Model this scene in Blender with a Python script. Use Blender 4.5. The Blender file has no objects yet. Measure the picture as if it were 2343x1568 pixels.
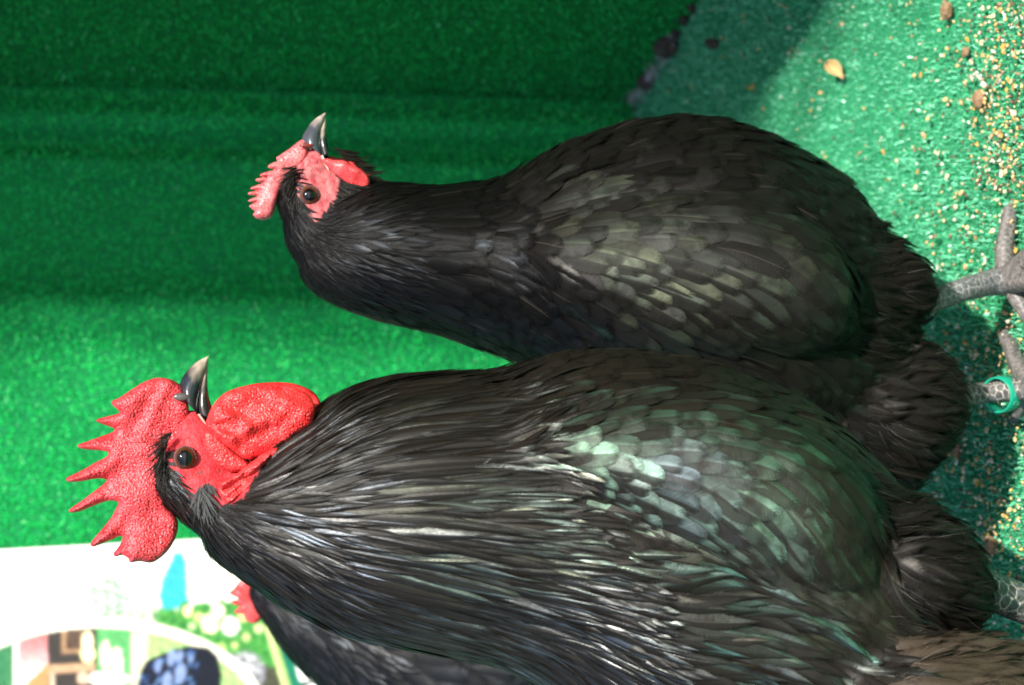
import bpy, bmesh, math, random
import numpy as np
from mathutils import Vector, Matrix
from mathutils.bvhtree import BVHTree

random.seed(7)
rng = np.random.default_rng(11)
scene = bpy.context.scene
COL = scene.collection

# ------------------------------------------------------------------ camera, sky, sun, exposure
CAM_H = 0.598                     # camera height above the carpet (m)
PITCH = math.radians(12.0)        # looking slightly down
FPX, CX, CY = 4370.0, 1171.0, 784.0   # focal length and centre in units of a 2342 x 1568 picture
cp_, sp_ = math.cos(PITCH), math.sin(PITCH)
FWD, UPV, RGT = np.array([0, cp_, -sp_]), np.array([0, sp_, cp_]), np.array([1.0, 0, 0])
CAM = np.array([0, 0, CAM_H])
cam_d = bpy.data.cameras.new('camera')
cam_d.sensor_width = 23.6
cam_d.lens = 11.8 / math.tan(math.atan(CX / FPX))
cam_d.clip_start, cam_d.clip_end = 0.02, 200.0
cam_d.dof.use_dof = True
cam_d.dof.focus_distance = 1.04
cam_d.dof.aperture_fstop = 7.0
cam = bpy.data.objects.new('camera', cam_d)
COL.objects.link(cam)
# the photograph was taken with the camera held on its side: picture right is down
m = Matrix.Identity(4)
for i in range(3):
    m[i][0], m[i][1], m[i][2], m[i][3] = -UPV[i], RGT[i], -FWD[i], CAM[i]
cam.matrix_world = m
scene.camera = cam

SUN_EL, SUN_AZ = math.radians(42), math.radians(25)      # azimuth: from behind the camera, to its right
to_sun = Vector((math.sin(SUN_AZ) * math.cos(SUN_EL), -math.cos(SUN_AZ) * math.cos(SUN_EL), math.sin(SUN_EL)))
sun_d = bpy.data.lights.new('sun', 'SUN')
sun_d.energy, sun_d.angle, sun_d.color = 5.0, math.radians(0.53), (1.0, 0.95, 0.86)
sun = bpy.data.objects.new('sun', sun_d)
sun.rotation_euler = to_sun.to_track_quat('Z', 'Y').to_euler()
sun.location = to_sun * 5
COL.objects.link(sun)
world = bpy.data.worlds.new('World')
scene.world = world
world.use_nodes = True
wn = world.node_tree
wn.nodes.clear()
sky = wn.nodes.new('ShaderNodeTexSky')
sky.sky_type = 'NISHITA'
sky.sun_disc = False
sky.sun_elevation = SUN_EL
sky.sun_rotation = math.atan2(to_sun.x, to_sun.y)
bg = wn.nodes.new('ShaderNodeBackground')
bg.inputs['Strength'].default_value = 0.105
wo = wn.nodes.new('ShaderNodeOutputWorld')
wn.links.new(sky.outputs[0], bg.inputs[0])
wn.links.new(bg.outputs[0], wo.inputs[0])
scene.view_settings.view_transform = 'Standard'
scene.view_settings.look = 'None'
scene.view_settings.exposure = 1.12
scene.view_settings.gamma = 1.0
scene.view_settings.use_curve_mapping = False


# ------------------------------------------------------------------ small helpers
def W(X, Y, y):
    """point at world depth y seen at (X, Y) of the 2342 x 1568 picture"""
    d = FWD + RGT * (CY - Y) / FPX + UPV * (CX - X) / FPX
    return CAM + d * (y / d[1])


def FLOOR(X, Y, z=0.0):
    d = FWD + RGT * (CY - Y) / FPX + UPV * (CX - X) / FPX
    return CAM + d * ((z - CAM_H) / d[2])


def PX(P):
    """picture position of world points (n,3)"""
    q = np.asarray(P) - CAM
    dep = q @ FWD
    return CX - (q @ UPV) / dep * FPX, CY - (q @ RGT) / dep * FPX


def lerp(a, b, t):
    return a + (b - a) * t


def empty(name, loc, label=None, cat=None, group=None, parent=None):
    o = bpy.data.objects.new(name, None)
    o.empty_display_size = 0.02
    COL.objects.link(o)
    if parent is None:
        o.location = loc
    else:
        o.parent = parent
        o.matrix_parent_inverse = Matrix.Translation(parent_loc(parent)).inverted()
        o.location = loc
    if label:
        o['label'] = label
    if cat:
        o['category'] = cat
    if group:
        o['group'] = group
    return o


def parent_loc(p):
    v = Vector(p.location)
    return v


def link(me, name, parent=None, mat=None, kind=None, smooth=True):
    """a mesh whose vertices are in world space; parented without moving"""
    o = bpy.data.objects.new(name, me)
    COL.objects.link(o)
    if mat is not None:
        me.materials.append(mat)
    if smooth:
        me.polygons.foreach_set('use_smooth', np.ones(len(me.polygons), dtype=bool))
    if parent is not None:
        o.parent = parent
        if parent.type == 'EMPTY':
            o.matrix_parent_inverse = Matrix.Translation(parent.location).inverted()
    if kind:
        o['kind'] = kind
    return o


def mesh_np(name, V, F, attrs=None):
    """V (n,3), F (m,k) with k = 3 or 4"""
    V = np.ascontiguousarray(V, dtype=np.float32)
    F = np.ascontiguousarray(F, dtype=np.int32)
    me = bpy.data.meshes.new(name)
    n, (mf, k) = len(V), F.shape
    me.vertices.add(n)
    me.vertices.foreach_set('co', V.ravel())
    me.loops.add(mf * k)
    me.loops.foreach_set('vertex_index', F.ravel())
    me.polygons.add(mf)
    me.polygons.foreach_set('loop_start', np.arange(0, mf * k, k, dtype=np.int32))
    me.polygons.foreach_set('loop_total', np.full(mf, k, dtype=np.int32))
    me.update(calc_edges=True)
    for key, (typ, arr) in (attrs or {}).items():
        a = me.attributes.new(key, typ, 'POINT')
        arr = np.ascontiguousarray(arr, dtype=np.float32)
        a.data.foreach_set({'FLOAT_COLOR': 'color', 'FLOAT_VECTOR': 'vector', 'FLOAT': 'value'}[typ], arr.ravel())
    return me


def vnoise(P, freq, seed=0):
    """cheap smooth value noise on (n,d) points, about -1..1"""
    P = np.asarray(P, dtype=float) * freq
    r = np.random.default_rng(seed)
    out = np.zeros(len(P))
    for k in range(5):
        w = r.normal(size=P.shape[1])
        w /= np.linalg.norm(w)
        out += np.sin(P @ w * 6.28 * (0.6 + 0.25 * k) + r.uniform(0, 6.28) + 1.3 * np.sin(P @ r.normal(size=P.shape[1]) * 2.1 + r.uniform(0, 6)))
    return out / 3.2


def hash3(i):
    i = np.asarray(i, dtype=np.int64)
    h = (i[..., 0] * 73856093) ^ (i[..., 1] * 19349663) ^ (i[..., 2] * 83492791) if i.shape[-1] == 3 else (i[..., 0] * 73856093) ^ (i[..., 1] * 19349663)
    h = (h ^ (h >> 13)) * 1274126177
    return ((h & 0xffff) / 65535.0)


def worley(P, jit=0.7, stag=0.0):
    """distance to the nearest jittered cell centre and distance to the second (2-D points, unit cells)"""
    ip = np.floor(P).astype(int)
    d1 = np.full(len(P), 9.0)
    d2 = np.full(len(P), 9.0)
    for dx in (-1, 0, 1):
        for dy in (-1, 0, 1):
            c = ip + np.array([dx, dy])
            j = np.stack([hash3(c), hash3(c + 1013)], 1)
            d = np.linalg.norm(c + (0.5 - jit / 2) + jit * j + stag * np.stack([(c[:, 1] % 2) * 0.5, 0 * c[:, 1]], 1) - P, axis=1)
            nd2 = np.where(d < d1, d1, np.minimum(d2, d))
            d1 = np.minimum(d1, d)
            d2 = nd2
    return d1, d2


# ------------------------------------------------------------------ node material helpers
def new_mat(name):
    mt = bpy.data.materials.new(name)
    mt.use_nodes = True
    nt = mt.node_tree
    nt.nodes.clear()
    out = nt.nodes.new('ShaderNodeOutputMaterial')
    return mt, nt, out


def N(nt, typ, **kw):
    n = nt.nodes.new(typ)
    for k, v in kw.items():
        if k in n.inputs.keys():
            n.inputs[k].default_value = v
        else:
            setattr(n, k, v)
    return n


def mathn(nt, op, a, b=None, c=None):
    n = nt.nodes.new('ShaderNodeMath')
    n.operation = op
    for i, v in enumerate((a, b, c)):
        if v is None:
            continue
        if isinstance(v, (int, float)):
            n.inputs[i].default_value = v
        else:
            nt.links.new(v, n.inputs[i])
    return n.outputs[0]


def mixc(nt, fac, a, b, mode='MIX'):
    n = nt.nodes.new('ShaderNodeMix')
    n.data_type = 'RGBA'
    n.blend_type = mode
    for idx, v in ((0, fac), (6, a), (7, b)):
        if isinstance(v, (int, float)):
            n.inputs[idx].default_value = v
        elif isinstance(v, tuple):
            n.inputs[idx].default_value = v if len(v) == 4 else (*v, 1)
        else:
            nt.links.new(v, n.inputs[idx])
    return n.outputs[2]


def attr(nt, name):
    n = nt.nodes.new('ShaderNodeAttribute')
    n.attribute_name = name
    return n


def ramp(nt, fac, stops):
    n = nt.nodes.new('ShaderNodeValToRGB')
    cr = n.color_ramp
    while len(cr.elements) < len(stops):
        cr.elements.new(0.5)
    for e, (p, c) in zip(cr.elements, stops):
        e.position = p
        e.color = (*c, 1) if len(c) == 3 else c
    nt.links.new(fac, n.inputs[0])
    return n.outputs[0]


def mat_feather(name, dark=(0.0045, 0.0040, 0.0035), light=(0.019, 0.016, 0.0125), rough=0.42, gl_rough=0.36, spec=0.15, fray=0.55, warm=(0.012, 0.009, 0.0062), vane=0.12):
    mt, nt, out = new_mat(name)
    uv = attr(nt, 'fuv')
    fc = attr(nt, 'fcol')
    sep = N(nt, 'ShaderNodeSeparateXYZ')
    nt.links.new(uv.outputs['Vector'], sep.inputs[0])
    mm, t, rnd = sep.outputs[0], sep.outputs[1], sep.outputs[2]
    at = mathn(nt, 'ABSOLUTE', t)
    # barbs: fine lines running obliquely from the shaft
    bx = mathn(nt, 'SUBTRACT', mm, mathn(nt, 'MULTIPLY', at, 5.0))
    comb = N(nt, 'ShaderNodeCombineXYZ')
    nt.links.new(mathn(nt, 'MULTIPLY', bx, 1.1), comb.inputs[0])
    nt.links.new(mathn(nt, 'MULTIPLY', t, 0.7), comb.inputs[1])
    nt.links.new(mathn(nt, 'MULTIPLY', rnd, 57.0), comb.inputs[2])
    nz = N(nt, 'ShaderNodeTexNoise', Scale=1.6, Detail=4.0, Roughness=0.65)
    nt.links.new(comb.outputs[0], nz.inputs['Vector'])
    nv = nz.outputs[0]
    comb2 = N(nt, 'ShaderNodeCombineXYZ')
    nt.links.new(mathn(nt, 'MULTIPLY', mm, 0.06), comb2.inputs[0])
    nt.links.new(mathn(nt, 'MULTIPLY', t, 0.6), comb2.inputs[1])
    nt.links.new(mathn(nt, 'MULTIPLY', rnd, 91.0), comb2.inputs[2])
    nz2 = N(nt, 'ShaderNodeTexNoise', Scale=1.5, Detail=2.0)
    nt.links.new(comb2.outputs[0], nz2.inputs['Vector'])
    base = mixc(nt, nv, dark, light)
    base = mixc(nt, mathn(nt, 'MULTIPLY', rnd, 0.6), base, warm)
    shaft = mathn(nt, 'LESS_THAN', at, 0.045)
    base = mixc(nt, mathn(nt, 'MULTIPLY', shaft, mathn(nt, 'MULTIPLY', mathn(nt, 'GREATER_THAN', rnd, 0.86), 0.5)), base, (0.035, 0.029, 0.023))
    fringe = ramp_val(nt, at, 0.80, 1.0)
    base = mixc(nt, mathn(nt, 'MULTIPLY', fringe, 0.25), base, (0.035, 0.027, 0.020))
    bump = N(nt, 'ShaderNodeBump', Strength=0.35, Distance=0.0006)
    nt.links.new(nv, bump.inputs['Height'])
    p = N(nt, 'ShaderNodeBsdfPrincipled', Roughness=rough)
    p.inputs['Specular IOR Level'].default_value = spec
    nt.links.new(base, p.inputs['Base Color'])
    nt.links.new(bump.outputs[0], p.inputs['Normal'])
    g = N(nt, 'ShaderNodeBsdfAnisotropic', Roughness=gl_rough)
    gc = mixc(nt, mathn(nt, 'MULTIPLY', nv, 0.75), fc.outputs['Color'], (0.02, 0.02, 0.02))
    nt.links.new(gc, g.inputs['Color'])
    nt.links.new(bump.outputs[0], g.inputs['Normal'])
    fac = mathn(nt, 'MULTIPLY', fc.outputs['Alpha'], ramp_val(nt, nz2.outputs[0], 0.25, 0.55))
    fac = mathn(nt, 'MULTIPLY', fac, mathn(nt, 'ADD', 0.22, mathn(nt, 'MULTIPLY', ramp_val(nt, mathn(nt, 'MULTIPLY', t, -1.0), -vane, vane), 0.78)))  # gloss cut on one vane: the half-lit look is built into the feather
    fs0 = attr(nt, 'fs')
    fac = mathn(nt, 'MULTIPLY', fac, mathn(nt, 'ADD', 0.35, mathn(nt, 'MULTIPLY', ramp_val(nt, fs0.outputs['Fac'], 0.25, 0.75), 0.65)))
    mx = N(nt, 'ShaderNodeMixShader')
    nt.links.new(fac, mx.inputs[0])
    nt.links.new(p.outputs[0], mx.inputs[1])
    nt.links.new(g.outputs[0], mx.inputs[2])
    fs = attr(nt, 'fs')
    edge = mathn(nt, 'MAXIMUM', ramp_val(nt, at, fray, 1.0), ramp_val(nt, fs.outputs['Fac'], 0.80, 1.0))
    comb3 = N(nt, 'ShaderNodeCombineXYZ')
    nt.links.new(mathn(nt, 'MULTIPLY', bx, 1.6), comb3.inputs[0])
    nt.links.new(mathn(nt, 'MULTIPLY', t, 1.4), comb3.inputs[1])
    nt.links.new(mathn(nt, 'MULTIPLY', rnd, 33.0), comb3.inputs[2])
    nz3 = N(nt, 'ShaderNodeTexNoise', Scale=1.0, Detail=2.0)
    nt.links.new(comb3.outputs[0], nz3.inputs['Vector'])
    hole = mathn(nt, 'MULTIPLY', edge, ramp_val(nt, mathn(nt, 'ADD', nz3.outputs[0], mathn(nt, 'MULTIPLY', edge, 0.25)), 0.42, 0.66))
    tr = N(nt, 'ShaderNodeBsdfTransparent')
    mx2 = N(nt, 'ShaderNodeMixShader')
    nt.links.new(hole, mx2.inputs[0])
    nt.links.new(mx.outputs[0], mx2.inputs[1])
    nt.links.new(tr.outputs[0], mx2.inputs[2])
    nt.links.new(mx2.outputs[0], out.inputs[0])
    return mt


def ramp_val(nt, v, a, b):
    n = nt.nodes.new('ShaderNodeMapRange')
    n.inputs[1].default_value = a
    n.inputs[2].default_value = b
    nt.links.new(v, n.inputs[0])
    return n.outputs[0]


def mat_simple(name, col, rough=0.5, spec=0.5, noise=None, bump=None, sss=0.0, metal=0.0, coat=0.0):
    """noise: (scale, colour2, amount); bump: (kind, scale, strength, distance)"""
    mt, nt, out = new_mat(name)
    p = N(nt, 'ShaderNodeBsdfPrincipled', Roughness=rough)
    p.inputs['Specular IOR Level'].default_value = spec
    p.inputs['Metallic'].default_value = metal
    p.inputs['Coat Weight'].default_value = coat
    p.inputs['Coat Roughness'].default_value = 0.05
    tc = N(nt, 'ShaderNodeTexCoord')
    if noise:
        nz = N(nt, 'ShaderNodeTexNoise', Scale=noise[0], Detail=5.0)
        nt.links.new(tc.outputs['Object'], nz.inputs['Vector'])
        f = ramp_val(nt, nz.outputs[0], 0.3, 0.7)
        c = mixc(nt, mathn(nt, 'MULTIPLY', f, noise[2]), col, noise[1])
        nt.links.new(c, p.inputs['Base Color'])
    else:
        p.inputs['Base Color'].default_value = (*col, 1)
    if bump:
        if bump[0] == 'voronoi':
            v = N(nt, 'ShaderNodeTexVoronoi', Scale=bump[1])
            v.feature = 'SMOOTH_F1'
            h = mathn(nt, 'SUBTRACT', 1.0, v.outputs['Distance'])
        else:
            v = N(nt, 'ShaderNodeTexNoise', Scale=bump[1], Detail=6.0)
            h = v.outputs[0]
        nt.links.new(tc.outputs['Object'], v.inputs['Vector'])
        b = N(nt, 'ShaderNodeBump', Strength=bump[2], Distance=bump[3])
        nt.links.new(h, b.inputs['Height'])
        nt.links.new(b.outputs[0], p.inputs['Normal'])
    if sss:
        p.inputs['Subsurface Weight'].default_value = sss
        p.inputs['Subsurface Radius'].default_value = (0.004, 0.0012, 0.0008)
        p.inputs['Subsurface Scale'].default_value = 1.0
    nt.links.new(p.outputs[0], out.inputs[0])
    return mt


def mat_vcol(name, rough=0.6, spec=0.4, aname='vcol', sss=0.0, bump=None, transl=0.0, coat=0.0):
    mt, nt, out = new_mat(name)
    p = N(nt, 'ShaderNodeBsdfPrincipled', Roughness=rough)
    p.inputs['Specular IOR Level'].default_value = spec
    p.inputs['Coat Weight'].default_value = coat
    a = attr(nt, aname)
    nt.links.new(a.outputs['Color'], p.inputs['Base Color'])
    if bump:
        tc = N(nt, 'ShaderNodeTexCoord')
        if bump[0] == 'voronoi':
            v = N(nt, 'ShaderNodeTexVoronoi', Scale=bump[1])
            v.feature = 'SMOOTH_F1'
            h = mathn(nt, 'SUBTRACT', 1.0, v.outputs['Distance'])
        else:
            v = N(nt, 'ShaderNodeTexNoise', Scale=bump[1], Detail=6.0)
            h = v.outputs[0]
        nt.links.new(tc.outputs['Object'], v.inputs['Vector'])
        b = N(nt, 'ShaderNodeBump', Strength=bump[2], Distance=bump[3])
        nt.links.new(h, b.inputs['Height'])
        nt.links.new(b.outputs[0], p.inputs['Normal'])
    if sss:
        p.inputs['Subsurface Weight'].default_value = sss
        p.inputs['Subsurface Radius'].default_value = (0.004, 0.0012, 0.0008)
        p.inputs['Subsurface Scale'].default_value = 1.0
    sh = p.outputs[0]
    if transl:
        tr = N(nt, 'ShaderNodeBsdfTranslucent')
        nt.links.new(a.outputs['Color'], tr.inputs['Color'])
        mx = N(nt, 'ShaderNodeMixShader')
        mx.inputs[0].default_value = transl
        nt.links.new(sh, mx.inputs[1])
        nt.links.new(tr.outputs[0], mx.inputs[2])
        sh = mx.outputs[0]
    nt.links.new(sh, out.inputs[0])
    return mt


M_FEATHER = mat_feather('black_feather', dark=(0.0026, 0.0023, 0.0020), light=(0.0105, 0.0088, 0.0068), spec=0.13)
M_HACKLE = mat_feather('hackle_feather', dark=(0.0024, 0.0022, 0.0020), light=(0.0088, 0.0076, 0.0061), rough=0.38, gl_rough=0.29, spec=0.15)
HEN_WARM = (0.0058, 0.0050, 0.0043)
M_FEATHER_HEN = mat_feather('black_feather_matt', dark=(0.0018, 0.0017, 0.0016), light=(0.0054, 0.0049, 0.0044), rough=0.48, gl_rough=0.38, spec=0.08, warm=HEN_WARM)
M_CAPE = mat_feather('jet_black_feather', dark=(0.0013, 0.0013, 0.0013), light=(0.0038, 0.0036, 0.0035), rough=0.45, gl_rough=0.36, spec=0.07, warm=(0.003, 0.0028, 0.0026))
M_FEATHER_BLUE = mat_feather('blue_black_feather', dark=(0.0022, 0.0027, 0.0038), light=(0.0075, 0.0090, 0.0120), rough=0.5, spec=0.12, warm=(0.006, 0.006, 0.007))
M_DOWN = mat_feather('downy_feather', dark=(0.0020, 0.0018, 0.0015), light=(0.0075, 0.0060, 0.0046), rough=0.6, gl_rough=0.5, spec=0.06, fray=0.15, warm=(0.006, 0.005, 0.004))
M_DOWN_SUNLIT_BROWN = mat_feather('sunlit_brown_downy_feather', dark=(0.010, 0.0075, 0.0055), light=(0.060, 0.044, 0.031), rough=0.6, gl_rough=0.5, spec=0.1, fray=0.15, warm=(0.04, 0.028, 0.019))  # brown down, its sunlit brightness put into the colour
M_WING = mat_feather('wing_covert', dark=(0.0034, 0.0029, 0.0024), light=(0.0150, 0.0120, 0.0090), rough=0.46, gl_rough=0.54, spec=0.13, fray=0.80, vane=0.05)
M_WING_HEN = mat_feather('wing_covert_matt', dark=(0.0024, 0.0022, 0.0020), light=(0.0085, 0.0075, 0.0064), rough=0.5, gl_rough=0.56, spec=0.10, fray=0.78, warm=HEN_WARM, vane=0.06)
M_FLUFF = mat_vcol('down_fluff', rough=0.55, spec=0.35)
M_BODY = mat_vcol('bird_skin', rough=0.6, spec=0.16, bump=('voronoi', 950.0, 0.5, 0.0010), sss=0.04)
M_COMB = mat_vcol('comb_flesh', rough=0.40, spec=0.42, sss=0.05, bump=('noise', 1500.0, 0.25, 0.0004))
M_BEAK = mat_vcol('horn', rough=0.22, spec=0.5, bump=('noise', 400.0, 0.12, 0.0004))
M_LEG = mat_vcol('leg_scales', rough=0.48, spec=0.45, bump=('noise', 1200.0, 0.3, 0.0004))
M_FIBRE = mat_vcol('carpet_fibre', rough=0.30, spec=0.55, transl=0.25)
M_FIBRE_WALL = mat_vcol('carpet_pile', rough=0.42, spec=0.38, transl=0.34)
M_EYE = mat_vcol('eyeball', rough=0.05, spec=0.5)


# ------------------------------------------------------------------ the setting: carpeted floor and walls
def mat_carpet(name, c1, c2):
    mt, nt, out = new_mat(name)
    tc = N(nt, 'ShaderNodeTexCoord')
    n1 = N(nt, 'ShaderNodeTexNoise', Scale=14.0, Detail=4.0)
    n2 = N(nt, 'ShaderNodeTexNoise', Scale=650.0, Detail=2.0)
    for n in (n1, n2):
        nt.links.new(tc.outputs['Object'], n.inputs['Vector'])
    c = mixc(nt, ramp_val(nt, n1.outputs[0], 0.3, 0.7), c1, c2)
    c = mixc(nt, ramp_val(nt, n2.outputs[0], 0.35, 0.65), c, tuple(0.45 * v for v in c1))
    p = N(nt, 'ShaderNodeBsdfPrincipled', Roughness=0.8)
    p.inputs['Specular IOR Level'].default_value = 0.2
    nt.links.new(c, p.inputs['Base Color'])
    b = N(nt, 'ShaderNodeBump', Strength=0.8, Distance=0.003)
    nt.links.new(n2.outputs[0], b.inputs['Height'])
    nt.links.new(b.outputs[0], p.inputs['Normal'])
    nt.links.new(p.outputs[0], out.inputs[0])
    return mt


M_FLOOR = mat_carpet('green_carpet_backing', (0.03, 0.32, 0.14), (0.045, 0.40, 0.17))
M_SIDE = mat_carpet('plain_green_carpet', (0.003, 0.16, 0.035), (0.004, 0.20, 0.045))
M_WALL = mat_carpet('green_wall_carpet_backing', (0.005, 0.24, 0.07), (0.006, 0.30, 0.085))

CORNER = FLOOR(1445, 238)                    # where back wall, side wall and floor meet
SIDE_DIR = FLOOR(1592, 0) - CORNER
SIDE_DIR /= np.linalg.norm(SIDE_DIR)         # the side wall comes towards the camera from the corner
BACK_DIR = np.array([-1.0, -0.03, 0.0])
BACK_DIR /= np.linalg.norm(BACK_DIR)


def back_wall(s, z):
    """s metres left of the corner, z up; soft vertical folds in the hung carpet"""
    s = np.asarray(s, float)
    n = np.array([BACK_DIR[1], -BACK_DIR[0], 0.0])     # (towards the camera is -y)
    n = n if n[1] < 0 else -n
    f = 0.024 * np.exp(-((s - 0.035) / 0.02) ** 2) + 0.018 * np.exp(-((s - 0.085) / 0.018) ** 2) - 0.014 * np.exp(-((s - 0.06) / 0.012) ** 2) \
        + 0.010 * np.sin(s * 21 + 0.6) * np.exp(-s * 1.5) + 0.026 * np.exp(-((s - 0.245) / 0.03) ** 2) + 0.006 * np.sin(z * 5 + s * 9)
    return CORNER + s[..., None] * BACK_DIR + f[..., None] * n + np.stack([0 * s, 0 * s, z], -1)


def side_wall(s, z):
    s = np.asarray(s, float)
    n = np.array([-SIDE_DIR[1], SIDE_DIR[0], 0.0])
    n = n if n[0] < 0 else -n
    f = 0.006 * np.sin(s * 8 + z * 3) * np.clip(s * 5, 0, 1)
    return CORNER + s[..., None] * SIDE_DIR + f[..., None] * n + np.stack([0 * s, 0 * s, z], -1)


def sheet(name, fn, s0, s1, z0, z1, ns, nz, mat):
    S, Z = np.meshgrid(np.linspace(s0, s1, ns), np.linspace(z0, z1, nz), indexing='ij')
    V = fn(S, Z).reshape(-1, 3)
    i = np.arange(ns * nz).reshape(ns, nz)
    F = np.stack([i[:-1, :-1], i[1:, :-1], i[1:, 1:], i[:-1, 1:]], -1).reshape(-1, 4)
    me = mesh_np(name, V, F)
    o = link(me, name, mat=mat, kind='structure')
    sol = o.modifiers.new('thickness', 'SOLIDIFY')
    sol.thickness = 0.006
    sol.offset = 1 if name == 'wall_back' else -1
    return o


S, T = np.meshgrid(np.linspace(-1.6, 1.6, 60), np.linspace(-0.6, 2.6, 60), indexing='ij')
V = np.stack([S.ravel(), T.ravel(), (0.0015 * np.sin(S * 9 + T * 4)).ravel() - 0.0015], 1)
ii = np.arange(3600).reshape(60, 60)
floor = link(mesh_np('floor', V, np.stack([ii[:-1, :-1], ii[1:, :-1], ii[1:, 1:], ii[:-1, 1:]], -1).reshape(-1, 4)), 'floor', mat=M_FLOOR, kind='structure')
sheet('wall_back', back_wall, -0.02, 1.6, -0.01, 1.25, 500, 40, M_WALL)
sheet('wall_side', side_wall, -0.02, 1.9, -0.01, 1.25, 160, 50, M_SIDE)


def blades(name, P, Nn, Dx, h, w, cols, mat, lean=0.55, curl=0.35):
    """short flat fibres: base points P, normals Nn (n,3), two-quad blades"""
    n = len(P)
    ax = rng.normal(size=(n, 3))
    side = np.cross(Nn, ax)
    side /= np.linalg.norm(side, axis=1)[:, None] + 1e-9
    ln = rng.normal(size=(n, 3)) * lean + Dx
    up = Nn + ln
    up -= side * np.sum(up * side, 1)[:, None]
    up /= np.linalg.norm(up, axis=1)[:, None]
    hh = (h * rng.uniform(0.6, 1.2, n))[:, None]
    ww = (w * rng.uniform(0.6, 1.3, n))[:, None]
    bend = np.cross(up, side) * (rng.normal(size=(n, 1)) * curl)
    tw = rng.normal(size=(n, 1)) * 0.5
    s2 = side + np.cross(up, side) * tw
    a0, a1 = P - side * ww, P + side * ww
    mid = P + up * hh * 0.55 + bend * hh * 0.2
    b0, b1 = mid - s2 * ww, mid + s2 * ww
    top = P + up * hh + bend * hh * 0.8
    c0, c1 = top - s2 * ww * 0.7, top + s2 * ww * 0.7
    V = np.stack([a0, a1, b0, b1, c0, c1], 1).reshape(-1, 3)
    k = np.arange(n)[:, None] * 6
    F = np.concatenate([k + np.array([[0, 1, 3, 2]]), k + np.array([[2, 3, 5, 4]])], 0)
    cc = np.repeat(np.concatenate([cols, np.ones((n, 1))], 1), 6, axis=0)
    return mesh_np(name, V, F, {'vcol': ('FLOAT_COLOR', cc)})


def green(n, lo, hi, jitter=0.25, glint_share=0.035):
    t = rng.uniform(0, 1, (n, 1))
    c = lerp(np.array(lo), np.array(hi), t) * rng.uniform(1 - jitter, 1 + jitter, (n, 1))
    pale = rng.uniform(0, 1, n) < glint_share  # a few fibres coloured pale to stand for bluish-white glints
    c[pale] = c[pale] * 0.4 + np.array([0.18, 0.42, 0.34])
    return np.clip(c, 0.001, 1)


# pile of the floor carpet
NF = 210000
P = np.stack([rng.uniform(-0.40, 0.62, NF), 0.9 + 1.35 * rng.uniform(0, 1, NF) ** 1.25, np.zeros(NF) - 0.001], 1)
xs, ys = PX(P)
keep = (xs > 1380) & (xs < 2440) & (ys > -80) & (ys < 1640)
P = P[keep]
n = len(P)
me = blades('carpet_pile', P, np.tile([0, 0, 1.0], (n, 1)), np.tile([0.3, -0.3, 0.0], (n, 1)), 0.0045, 0.00045, green(n, (0.085, 0.44, 0.22), (0.18, 0.60, 0.38)), M_FIBRE, lean=1.0)
o = link(me, 'carpet_pile', mat=M_FIBRE, kind='stuff')
o['label'] = 'short shiny green synthetic turf pile covering the floor'
o['category'] = 'carpet pile'


def wall_pile(fn, n, smax, name, lab, lo, hi, rows):
    s = rng.uniform(0.002, smax, n)
    z = rng.uniform(0.0, 1.0, n) * 1.0
    if rows:
        s = np.round(s / 0.0032) * 0.0032 + rng.normal(size=n) * 0.0004
    P = fn(s, z)
    e = 1e-3
    d1 = fn(s + e, z) - P
    Nn = np.cross(d1, np.array([0, 0, 1.0]))
    Nn /= np.linalg.norm(Nn, axis=1)[:, None]
    flip = np.sum(Nn * (CAM - P), 1) < 0
    Nn[flip] *= -1
    xs, ys = PX(P)
    k = (xs > -40) & (xs < 1640) & (ys > -40) & (ys < 1620)
    P, Nn = P[k], Nn[k]
    m_ = len(P)
    me = blades(name, P, Nn, np.tile([0, 0, -0.6], (m_, 1)), 0.0032, 0.0006, green(m_, lo, hi, 0.05, 0.014), M_FIBRE_WALL, lean=0.7)
    o = link(me, name, mat=M_FIBRE_WALL, kind='stuff')
    o['label'] = lab
    o['category'] = 'carpet pile'


wall_pile(back_wall, 140000, 0.95, 'wall_carpet_pile', 'ribbed dark green carpet pile hanging on the back wall', (0.016, 0.68, 0.14), (0.022, 0.76, 0.175), True)
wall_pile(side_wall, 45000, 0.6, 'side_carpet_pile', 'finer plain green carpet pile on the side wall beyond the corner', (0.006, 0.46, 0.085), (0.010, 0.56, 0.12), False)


# ------------------------------------------------------------------ the poster board
def inpoly(X, Y, poly):
    inside = np.zeros(X.shape, bool)
    n = len(poly)
    for i in range(n):
        x0, y0 = poly[i]
        x1, y1 = poly[(i + 1) % n]
        c = ((y0 > Y) != (y1 > Y))
        with np.errstate(divide='ignore', invalid='ignore'):
            xi = (x1 - x0) * (Y - y0) / (y1 - y0 + 1e-12) + x0
        inside ^= c & (X < xi)
    return inside


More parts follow.
